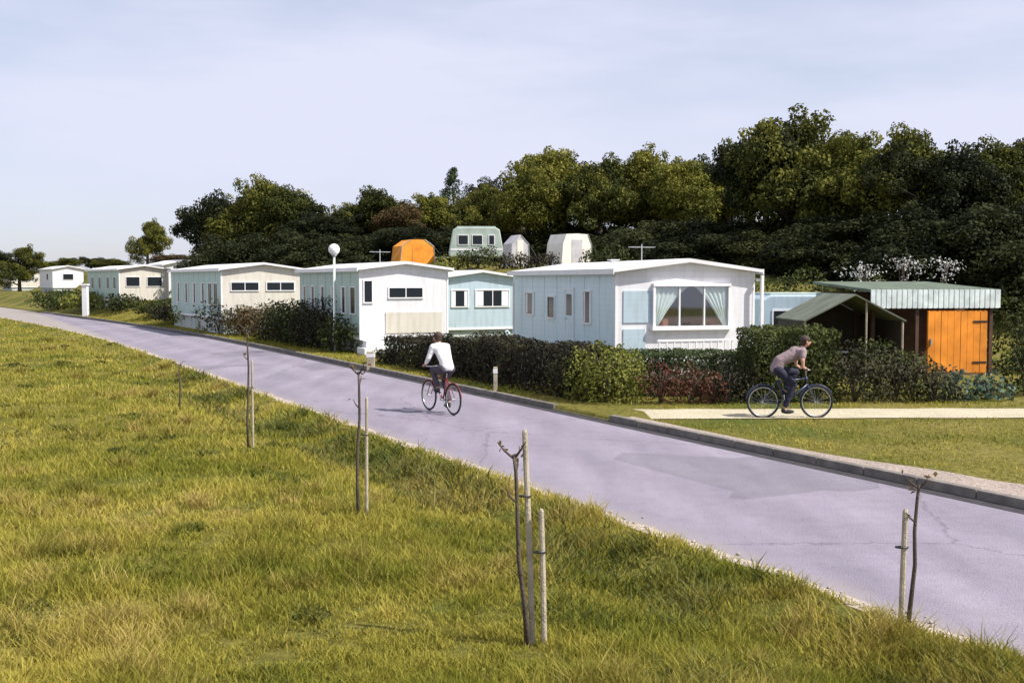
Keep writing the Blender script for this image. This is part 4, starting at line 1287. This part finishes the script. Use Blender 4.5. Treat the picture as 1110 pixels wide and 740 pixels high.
back = [(255, 215, 100, 'darkA', 'dark tree behind the left end of the wood'), (375, 220, 96, 'broadA', 'tree filling the gap behind the globe lamp'),
        (450, 226, 96, 'darkA', 'dark tree behind the bronze tinted tree'), (545, 190, 92, 'darkA', 'dark tree behind the start of the high wood'),
        (630, 172, 88, 'darkA', 'dark tree behind the white frame tent and its trees'), (690, 172, 86, 'broadB', 'tree behind the middle of the high wood'),
        (765, 170, 84, 'darkA', 'dark tree behind the yellow green tree over the roof peak'), (895, 150, 74, 'darkA', 'dark tree filling in behind the tallest tree'),
        (990, 160, 70, 'darkA', 'dark tree behind the trees above the chalet'), (1085, 165, 68, 'darkA', 'dark tree in the second row at the right edge')]
for (px, py, d, kd, lb) in back: put_tree(px, py, d, 1.0, kd, lb)
where_ = ['below the left end of the wood', 'behind the striped green side wall', 'left behind the cream gabled home', 'right behind the cream gabled home', 'just left of the globe lamp',
          'just right of the globe lamp', 'left of the orange tent', 'behind the orange tent', 'left behind the grey caravan', 'right behind the grey caravan', 'behind the small pointed tent',
          'behind the white frame tent', 'just right of the white frame tent', 'above the long teal side wall', 'above the left eave of the bay-windowed home', 'above its white roof peak',
          'above the right eave of the bay-windowed home', 'above the pale blue green caravan', 'above the left slope of the dark awning', 'above the right slope of the dark awning', 'behind the left end of the mint fascia',
          'behind the middle of the mint fascia', 'behind the right end of the mint fascia', 'right of the chalet', 'at the right edge of the picture']
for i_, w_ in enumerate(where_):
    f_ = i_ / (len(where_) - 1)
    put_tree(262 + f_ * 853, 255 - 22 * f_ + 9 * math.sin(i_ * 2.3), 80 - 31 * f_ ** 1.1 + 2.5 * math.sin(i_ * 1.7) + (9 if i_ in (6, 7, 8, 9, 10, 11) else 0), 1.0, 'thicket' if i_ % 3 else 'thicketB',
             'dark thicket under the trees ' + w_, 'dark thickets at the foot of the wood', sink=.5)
far = [(22, 264, 150, 'lowtree', 'hazy green tree at the far left edge'), (70, 279, 190, 'broadB', 'distant tree over the tiny white mobile home'),
       (100, 278, 200, 'darkA', 'distant dark tree left of the lone small tree'), (125, 280, 190, 'broadA', 'distant low tree beside the lone small tree'),
       (-8, 266, 170, 'darkA', 'distant dark tree cut off by the left edge'), (45, 283, 210, 'broadC', 'small distant yellow green tree at the left'),
       (188, 275, 122, 'brown', 'bronze tree between the lone small tree and the wood')]
for (px, py, d, kd, lb) in far: put_tree(px, py, d, 1.0, kd, lb, 'distant trees at the left')

# ------------------------------------------------------------------ lamps, pillar, posts
def street_lamp(label, x, y, h):
    g0 = gz(x, y)
    r = empty('street_lamp', (x, y, g0)); tag(r, label, 'street lamp')
    MB().tube([(0, 0, -.3), (0, 0, .9), (0, 0, .92), (0, 0, h - .42)], [.085, .085, .055, .045], 14).build('pole', MAT['polegreen'], r, smooth=True)
    MB().tube([(0, 0, h - .44), (0, 0, h - .40), (0, 0, h - .36)], [.05, .11, .12], 16).build('collar', MAT['metal'], r, smooth=True)
    MB().ball((0, 0, h - .17), .22, 24, 16).build('lamp_globe', MAT['globe'], r, smooth=True)
    return r
street_lamp('tall pale lamp post with a white globe in front of the green side wall', -6.95, 43.0, 4.15)
_ss = np.arange(40, 110, .2); _px, _py = road_xy(_ss, np.full_like(_ss, 5.35))
_k = int(np.argmin(abs(555 + _px / _py * FPX - 93))); pxl, pyl = float(_px[_k]), float(_py[_k])
pl = empty('pillar', (pxl, pyl, gz(pxl, pyl))); tag(pl, 'short white pillar beside the far end of the road', 'pillar')
MB().box(-.2, .2, -.2, .2, -.2, 2.35).build('shaft', MAT['trim'], pl, bevel=.02)
MB().box(-.27, .27, -.27, .27, 2.35, 2.47).build('cap', MAT['roofw'], pl, bevel=.02)
def marker(label, px, py, h, w=.05):
    p = at(px, py, .1)
    r = empty('marker_post', (p.x, p.y, gz(p.x, p.y))); tag(r, label, 'post', 'small marker posts along the far kerb')
    MB().box(-w, w, -w, w, -.2, h).build('post', MAT['wood'], r, bevel=.008)
    MB().box(-w - .006, w + .006, -w - .006, w + .006, h - .16, h - .05).build('band', MAT['trim'], r)
marker('short pale post before the dark hedge, right of the rider in white', 537, 424, .62)
marker('short pale post beside the bronze bush on the far kerb', 218, 358, 1.1, .06)
marker('stubby pale post by the white foot of the slot-windowed home', 402, 398, .5, .12)

# ------------------------------------------------------------------ saplings with stakes on the grass bank
def sapling(label, x, y, h, seed, lean=(0, 0), leaves=14):
    rs = np.random.default_rng(seed)
    r = empty('sapling', (x, y, gz(x, y))); tag(r, label, 'sapling', 'saplings planted along the grass bank')
    m = MB()
    L0 = Vector((lean[0], lean[1], 0))
    P = lambda f_: Vector((L0.x * f_ + .015 * math.sin(f_ * 9 + seed), L0.y * f_ + .012 * math.cos(f_ * 7), h * f_))
    m.tube([P(0) - Vector((0, 0, .15))] + [P(f_) for f_ in (.2, .4, .6, .8, .88)], [.024, .020, .018, .016, .014, .012], 8)
    tips = []
    for (dx, dz, f_) in ((-.13, .13, .86), (.09, .15, .86), (.02, .10, .80), (-.08, .09, .66)):
        a = P(f_); b = a + Vector((dx * .6, rs.normal() * .03, dz * .5 * h / 1.8)); c = a + Vector((dx, rs.normal() * .05, dz * h / 1.8))
        m.tube([a, b, c], [.011, .008, .004], 6); tips += [b, c]
    m.build('trunk', MAT['bark'], r, smooth=True)
    C = np.array([list(tips[i % len(tips)]) for i in range(leaves)]) + rs.normal(size=(leaves, 3)) * .035
    V, Fq, T = leaf_quads(C, np.tile([0, 0, 1.0], (leaves, 1)), .055, rs)
    link_mesh('crown', V, Fq, LEAF['brown'], r, tint=T)
    return r
def stake(label, x, y, h, lean=(0, 0), w=.024):
    r = empty('wooden_stake', (x, y, gz(x, y))); tag(r, label, 'stake', 'wooden stakes along the grass bank')
    l = Vector(lean)
    m = MB()
    m.tube([(0, 0, -.2), (l.x * .5, l.y * .5, h * .5), (l.x, l.y, h)], [w, w * .97, w * .9], 9)
    m.tube([(l.x, l.y, h), (l.x, l.y, h + .02)], [w * .9, w * .5], 9)
    m.build('shaft', MAT['wood'], r, smooth=False)
    MB().torus((l.x * .7 - .02, l.y * .7, h * .7), (0, .1, 1), w * 1.9, .007, 16, 6).build('tie', MAT['black'], r, smooth=True)
    return r
sapling('bare forked sapling nearest the camera, tied to two pale stakes', .12, 8.55, 1.74, 1, (-.13, 0))
stake('tall pale stake leaning beside the nearest forked sapling', .17, 8.60, 1.70, (-.07, .02), .025)
stake('shorter pale stake at the right of the nearest forked sapling', .26, 8.56, 1.08, (-.03, 0), .024)
sapling('slim dark sapling in the middle of the bank, in front of the slot-windowed home', -1.86, 13.1, 2.02, 2, (.03, 0))
stake('thin pale stake beside the slim sapling in the middle of the bank', -1.76, 13.15, 1.45, (.01, 0), .020)
sapling('thin sapling third from the camera, in front of the cream gabled home', -4.5, 18.6, 2.3, 3, (.02, 0))
stake('thin pale stake beside the third sapling from the camera', -4.43, 18.65, 1.5, (0, 0), .020)
sapling('short sapling farthest along the bank', -7.35, 24.2, 1.15, 4, (0, 0))
sapling('dark forked sapling at the right, near the corner of the road', 3.30, 9.0, 1.38, 5, (.08, 0))
stake('short dark stained stake beside the right hand sapling', 3.24, 9.0, 1.0, (.02, 0), .026)

# ------------------------------------------------------------------ bicycles and riders
def bicycle(label, x, y, rz, fmat, steer=0.0):
    r = empty('bicycle', (x, y, gz(x, y) if road_st(x, y)[1][0] > ROADW else 0.0), rz); tag(r, label, 'bicycle', 'bicycles')
    rh, fh, bb = Vector((0, -.53, .335)), Vector((0, .55, .335)), Vector((0, -.09, .29))
    st_, sad = Vector((0, -.24, .78)), Vector((0, -.27, .90))
    ht, hb = Vector((0, .33, .86)), Vector((0, .37, .70))
    m = MB()
    m.tube([bb, st_], .016, 8); m.tube([st_ - Vector((0, 0, .04)), ht - Vector((0, 0, .05))], .016, 8)
    m.tube([bb, hb], .019, 8); m.tube([hb, ht], .02, 8)
    for sx in (-.05, .05):
        m.tube([st_, rh + Vector((sx, 0, 0))], .009, 6); m.tube([bb, rh + Vector((sx, 0, 0))], .010, 6)
    m.build('frame', MAT[fmat], r, smooth=True)
    m = MB()
    for sx in (-.05, .05):
        m.tube([hb + Vector((0, 0, -.02)), hb + Vector((sx, .02, -.08)), fh + Vector((sx, 0, 0))], [.012, .012, .009], 6)
    m.build('fork', MAT[fmat], r, smooth=True)
    for hub in (rh, fh):
        w = MB().torus(hub, (1, 0, 0), .317, .020, 40, 8).build('wheel', MAT['rubber'], r, smooth=True)
        MB().torus(hub, (1, 0, 0), .292, .010, 36, 6).build('rim', MAT['rim'], w, smooth=True)
        m = MB()
        m.tube([hub - Vector((.045, 0, 0)), hub + Vector((.045, 0, 0))], .022, 10)
        for i in range(18):
            a = 2 * PI * i / 18
            m.tube([hub + Vector((.03 * (-1) ** i, 0, 0)), hub + Vector((0, .288 * math.cos(a), .288 * math.sin(a)))], .0018, 3, False)
        m.build('spokes', MAT['rim'], w)
    m = MB()
    m.tube([st_, sad], .013, 8); m.build('seat_post', MAT['rim'], r)
    m = MB(); m.ball((0, -.31, .925), (.075, .09, .035), 14, 8); m.tube([(0, -.33, .925), (0, -.2, .93), (0, -.12, .925)], [.05, .035, .015], 10)
    m.build('saddle', MAT['black'], r, smooth=True)
    m = MB()
    m.tube([ht, ht + Vector((0, .0, .10)), ht + Vector((0, .05, .12))], .013, 8)
    m.tube([(-.27, .27, 1.0), (-.2, .36, 1.0), (0, .38, .985), (.2, .36, 1.0), (.27, .27, 1.0)], .011, 8)
    hbx = m.build('handlebar', MAT['rim'], r, smooth=True)
    for sx in (-1, 1):
        MB().tube([(sx * .285, .20, 1.0), (sx * .26, .30, 1.0)], .016, 8).build('grip', MAT['black'], hbx, smooth=True)
    m = MB(); m.torus(bb + Vector((.05, 0, 0)), (1, 0, 0), .085, .006, 24, 5)
    m.tube([bb - Vector((.06, 0, 0)), bb + Vector((.06, 0, 0))], .02, 10)
    m.tube([bb + Vector((.065, 0, 0)), bb + Vector((.07, 0, -.17))], .010, 6)
    m.tube([bb - Vector((.065, 0, 0)), bb + Vector((-.07, 0, .17))], .010, 6)
    m.tube([bb + Vector((.05, 0, .085)), rh + Vector((.05, 0, .035))], .004, 4); m.tube([bb + Vector((.05, 0, -.085)), rh + Vector((.05, 0, -.035))], .004, 4)
    m.build('crank', MAT['metal'], r, smooth=True)
    for sx, dz in ((1, -.17), (-1, .17)):
        MB().box(sx * .12 - .045, sx * .12 + .045, bb.y - .03, bb.y + .04, bb.z + dz - .01, bb.z + dz + .01).build('pedal', MAT['black'], r)
    m = MB()
    for hub in (rh, fh):     # mudguards
        pts = [hub + Vector((0, .35 * math.cos(a), .35 * math.sin(a))) for a in np.linspace(R(30), R(170), 12)]
        for a, b in zip(pts[:-1], pts[1:]):
            m.tube([a, b], .014, 6, False)
    m.build('mudguard', MAT[fmat], r, smooth=True)
    return r


def skin_mesh(name, chains, mat, parent, voxel=0.008, it=6):
    """a figure grown from joints with a radius each: tapered limbs and rounded joints fused into one continuous skin"""
    m = MB()
    for ch_ in chains:
        for (p0, r0), (p1, r1) in zip(ch_[:-1], ch_[1:]):
            if (Vector(p1) - Vector(p0)).length > 1e-5:
                m.tube([p0, p1], [r0, r1], 14)
        for p, r_ in ch_:
            m.ball(tuple(p), r_ * 1.01, 14, 10)
    o = m.build(name, mat, parent, smooth=True)
    rm = o.modifiers.new('remesh', 'REMESH'); rm.mode = 'VOXEL'; rm.voxel_size = voxel; rm.use_smooth_shade = True
    sm = o.modifiers.new('smooth', 'SMOOTH'); sm.factor = .5; sm.iterations = it
    return o


def rider(label, x, y, z, rz, shirt, trousers, sleeves=True, short=False, lean=0.0):
    r = empty('person', (x, y, z), rz); tag(r, label, 'person')
    V3 = lambda *a: Vector(a)
    pel = V3(0, -.27, 1.02); wa = V3(0, -.20, 1.16); dz_ = -.45 * max(0, lean - .05); chs = V3(0, -.06 + lean * .75, 1.36 + dz_ * .6); nk0 = V3(0, .02 + lean, 1.47 + dz_)
    nk = V3(0, .06 + lean, 1.54 + dz_); hd = V3(0, .10 + lean, 1.63 + dz_); ht = V3(0, .09 + lean, 1.71 + dz_)
    legs = {}
    body = [[(pel, .115), (wa, .105), (chs, .120), (nk0, .068), (nk, .050), (hd - V3(0, 0, .03), .078), (hd + V3(0, 0, .03), .086), (ht - V3(0, 0, .02), .05)]]
    body.append([(hd - V3(0, 0, .03), .078), (hd + V3(0, .095, -.015), .014)])
    tr, sh = [], []
    for sx in (-1, 1):
        shd = V3(sx * .17, .0 + lean, 1.43 + dz_); el = V3(sx * .26, .06 + lean * .6, 1.19); wr = V3(sx * .275, .20, 1.055); pm = V3(sx * .278, .245, 1.03)
        body.append([(chs, .120), (shd, .056)]); body.append([(nk0, .068), (shd, .056), (el, .042), (wr, .028), (pm, .030)])
        # four unequal fingers curled round the grip and a thumb from the side of the palm
        for k_, ln in enumerate((.9, 1.0, .95, .78)):
            ox = sx * (-.024 + .016 * k_)
            a = pm + V3(ox, .022, .006)
            body.append([(pm, .030), (a, .0095), (a + V3(0, .030 * ln, -.010), .009), (a + V3(0, .030 * ln, -.038 * ln), .008), (a + V3(0, .008, -.052 * ln), .007)])
        th = pm + V3(-sx * .03, -.005, -.005)
        body.append([(pm, .030), (th, .011), (th + V3(-sx * .006, .025, -.020), .010), (th + V3(0, .04, -.032), .008)])
        if sx > 0: kn, an, fz = V3(.12, .06, .70), V3(.12, -.13, .21), .115
        else: kn, an, fz = V3(-.12, .16, .93), V3(-.12, -.08, .55), .46
        hip = V3(sx * .095, -.25, .97)
        body.append([(pel, .115), (hip, .090), (kn, .058), (an, .036), (V3(an.x, an.y + .02, an.z - .05), .036), (V3(an.x, an.y + .15, fz + .03), .032)])
        cuff = kn.lerp(an, .86 if not short else .0)
        if short: tr.append([(pel + V3(0, 0, .01), .138), (hip, .112), (hip.lerp(kn, .8), .082)])
        else: tr.append([(pel + V3(0, 0, -.01), .118), (hip, .108), (hip.lerp(kn, .5), .086), (kn, .070), (cuff, .056)])
        sh.append((sx, shd, el, wr))
        m = MB()
        m.ball((an.x, an.y + .07, fz + .035), (.045, .135, .045), 14, 8); m.ball((an.x, an.y - .01, fz + .06), (.042, .055, .06), 12, 8)
        m.build('shoe', MAT['shoe'], r, smooth=True)
    b = skin_mesh('body', body, MAT['skin'], r, .0065, 3)
    skin_mesh('trousers', tr, MAT[trousers], r, .012, 6)
    sc = [[(pel + V3(0, 0, .0), .128), (wa, .125), (chs, .135), (nk0 - V3(0, 0, .02), .085)]]
    for (sx, shd, el, wr) in sh:
        e = el if sleeves else shd.lerp(el, .6)
        c = [(nk0 - V3(0, 0, .02), .085), (shd, .078), (shd.lerp(el, .6), .062)]
        if sleeves: c += [(el, .056), (el.lerp(wr, .75), .042)]
        sc.append(c); sc.append([(chs, .150), (shd, .078)]); sc.append([(chs + V3(sx * .045, 0, 0), .115), (wa + V3(sx * .035, 0, 0), .115), (pel + V3(sx * .03, 0, -.01), .122)])
    skin_mesh('shirt', sc, MAT[shirt], r, .012, 5)
    m = MB()     # hair: a cap pulled down at the back
    m.ball((0, hd.y - .018, hd.z + .035), (.098, .108, .098), 20, 12, 1, -.25)
    m.ball((0, hd.y - .045, hd.z - .01), (.085, .075, .09), 18, 10)
    m.build('hair', MAT['hair'], r, smooth=True)
    for sx in (-1, 1):
        MB().ball((sx * .032, hd.y + .083, hd.z + .012), (.013, .010, .010), 10, 6).build('eye', MAT['eye'], b, smooth=True)
        MB().ball((sx * .090, hd.y + .0, hd.z - .01), (.014, .022, .032), 10, 6).build('ear', MAT['skin'], b, smooth=True)
    MB().ball((0, hd.y + .088, hd.z - .052), (.024, .008, .006), 10, 6).build('mouth', MAT['redcloth'], b, smooth=True)
    return r


bx, by = -1.55, 23.9
brz = R(33)
bicycle('bicycle seen from behind under the rider in white on the road', bx, by, brz, 'frame_red')
rider('cyclist in a white shirt riding away along the road', bx, by, 0.0, brz, 'shirtw', 'trous_b', sleeves=True, short=False, lean=.05)
cx_, cy_ = 5.62, 22.15
cz_ = gz(cx_, cy_)
bicycle('bicycle seen side on beside the tall hedge on the cream path', cx_, cy_, R(-90), 'frame_blue')
rider('cyclist in dusky pink top and dark trousers riding to the right beside the hedge', cx_, cy_, cz_, R(-90), 'shirtp', 'trous_d', sleeves=False, lean=.22)

# ------------------------------------------------------------------ grass
def grass_field(name, label, n, sampler, hgt, wid, seed, mat='grass', bend=0.5):
    rs = np.random.default_rng(seed)
    x, y = sampler(rs, n)
    n = len(x)
    z = ground_z(x, y)
    d = np.hypot(x, y)
    clump = vnoise(x * 1.6, y * 1.6, 21) * .5 + vnoise(x * 4.2, y * 4.2, 22) * .5
    h = hgt * (0.45 + 0.8 * rs.random(n)) * np.maximum(.2, 1 + 1.0 * clump)
    w = wid * (1 + d / 7.0) * (0.7 + .6 * rs.random(n))
    a = rs.random(n) * 2 * PI
    ux, uy = np.cos(a), np.sin(a)
    b = rs.random(n) * 2 * PI
    bl = bend * h * (0.3 + rs.random(n))
    bx_, by_ = np.cos(b) * bl, np.sin(b) * bl
    P = lambda k, s_: np.stack([x + ux * w * s_ + bx_ * k ** 1.6, y + uy * w * s_ + by_ * k ** 1.6, z - .01 + h * k * (1 - .12 * k)], 1)
    V = np.stack([P(0, -.5), P(0, .5), P(.55, .38), P(.55, -.38), P(1.0, 0.03), P(1.0, -.03)], 1).reshape(-1, 3)
    i = np.arange(n) * 6
    Fq = np.concatenate([np.stack([i, i + 1, i + 2, i + 3], 1), np.stack([i + 3, i + 2, i + 4, i + 5], 1)])
    big = vnoise(x * .55, y * .55, 31) * .38 + vnoise(x * 1.9, y * 1.9, 33) * .34
    tint = np.clip(.5 + big + rs.normal(size=n) * .2, 0, 1)
    o_ = link_mesh(name, V, Fq, LEAF[mat], tint=np.repeat(tint, 6))
    return tag(o_, label, 'grass', None, 'stuff')


def bank_sampler(rs, n):
    # more blades near the camera; a fan a little wider than the view
    d = 5.0 * (95 / 5.0) ** (rs.random(n * 2) ** 1.25)
    u = rs.random(n * 2) * 1.25 - 0.68
    x, y = u * d, d
    s_, t_ = road_st(x, y)
    k_ = t_ < -.10 + .12 * vnoise(x * 2.5, y * 2.5, 41)
    return x[k_][:n], y[k_][:n]
grass_field('grass', 'rough olive and straw coloured grass covering the bank left of the road', 420000, bank_sampler, .105, .0042, 51, bend=.75)


def tussock_sampler(rs, n):
    m = n // 70
    d = 6.0 * (60 / 6.0) ** (rs.random(m) ** 1.1); u = rs.random(m) * 1.25 - .68
    cx0, cy0 = u * d, d
    ok = (vnoise(cx0 * .45, cy0 * .45, 61) > -.15)
    cx0, cy0 = cx0[ok], cy0[ok]
    i = rs.integers(0, len(cx0), n)
    r_ = .05 + .10 * rs.random(len(cx0))
    x = cx0[i] + rs.normal(size=n) * r_[i]; y = cy0[i] + rs.normal(size=n) * r_[i]
    s_, t_ = road_st(x, y)
    k_ = t_ < -.15
    return x[k_], y[k_]
ts = grass_field('tussocks', 'taller straw and green tussocks dotted over the grass bank', 60000, tussock_sampler, .19, .0040, 54, 'straw', .8)
ts['category'] = 'tussocks'


def weed_sampler(rs, n):
    m = n // 45
    d = 6.0 * (70 / 6.0) ** (rs.random(m) ** 1.1); u = rs.random(m) * 1.25 - .68
    cx0, cy0 = u * d, d
    ok = vnoise(cx0 * .7, cy0 * .7, 71) > .15
    cx0, cy0 = cx0[ok], cy0[ok]
    i = rs.integers(0, len(cx0), n)
    r_ = .08 + .16 * rs.random(len(cx0))
    x = cx0[i] + rs.normal(size=n) * r_[i]; y = cy0[i] + rs.normal(size=n) * r_[i]
    s_, t_ = road_st(x, y)
    return x[t_ < -.15], y[t_ < -.15]
w2 = grass_field('weeds', 'dark broad-bladed weed patches dotted over the grass bank', 30000, weed_sampler, .10, .009, 56, 'weed', 1.2)
w2['category'] = 'weeds'


def ditch_sampler(rs, n):
    s_ = -9 + 45 * rs.random(n) ** 1.1
    t_ = -1.0 + rs.normal(size=n) * .5
    x, y = road_xy(s_, t_)
    k_ = (vnoise(x * .8, y * .8, 44) + .6 * vnoise(x * 2.3, y * 2.3, 45) > -.22) & (t_ < -.3) & (s_ < 26)
    return x[k_], y[k_]
wd = grass_field('weeds', 'taller dark green weeds in the shallow ditch beside the road', 26000, ditch_sampler, .17, .007, 52, 'weed', .9)
wd['category'] = 'weeds'


def verge_sampler(rs, n):
    s_ = -16 + 100 * rs.random(n * 2) ** 1.3
    t_ = ROADW + .25 + rs.random(n * 2) ** 1.2 * 9.5
    x, y = road_xy(s_, t_)
    pa = 21.95 + .02 * (x - 2); pb = 23.55 + .02 * (x - 2)
    on_path = (x > 1.6) & (y > pa - .05) & (y < pb + .05)
    w = .28 + .10 * vnoise(s_ * 1.4, 3.0 + 0 * s_, 12) + np.where(s_ < 6, .16 * np.maximum(0, 6 - s_) ** 1.05, 0) + np.maximum(0, 1.2 - s_) * .9
    on_pink = (s_ < 10.8) & (t_ < ROADW + .14 + w + .03)
    gap = (s_ > 10.7) & (s_ < 13.6) & (t_ < 6.6)
    k_ = ~on_path & ~on_pink & ~gap
    return x[k_][:n], y[k_][:n]
grass_field('verge_grass', 'short trodden grass on the verge and the island between kerb and path', 150000, verge_sampler, .055, .0042, 53, bend=.8)

# loose stones on the grit edge
rs = np.random.default_rng(77)
st = MB()
for i in range(420):
    s_ = -6 + 40 * rs.random() ** 1.3; t_ = .03 + rs.normal() * .09
    x_, y_ = rxy(s_, t_)
    r_ = .006 + .012 * rs.random() ** 2
    st.ball((x_, y_, .006 + r_ * .4), (r_ * (1 + rs.random()), r_ * (1 + rs.random()), r_), 6, 4)
tag(st.build('pebbles', MAT['edge'], smooth=True), 'loose pale pebbles scattered along the grassy road edge', 'pebbles', None, 'stuff')
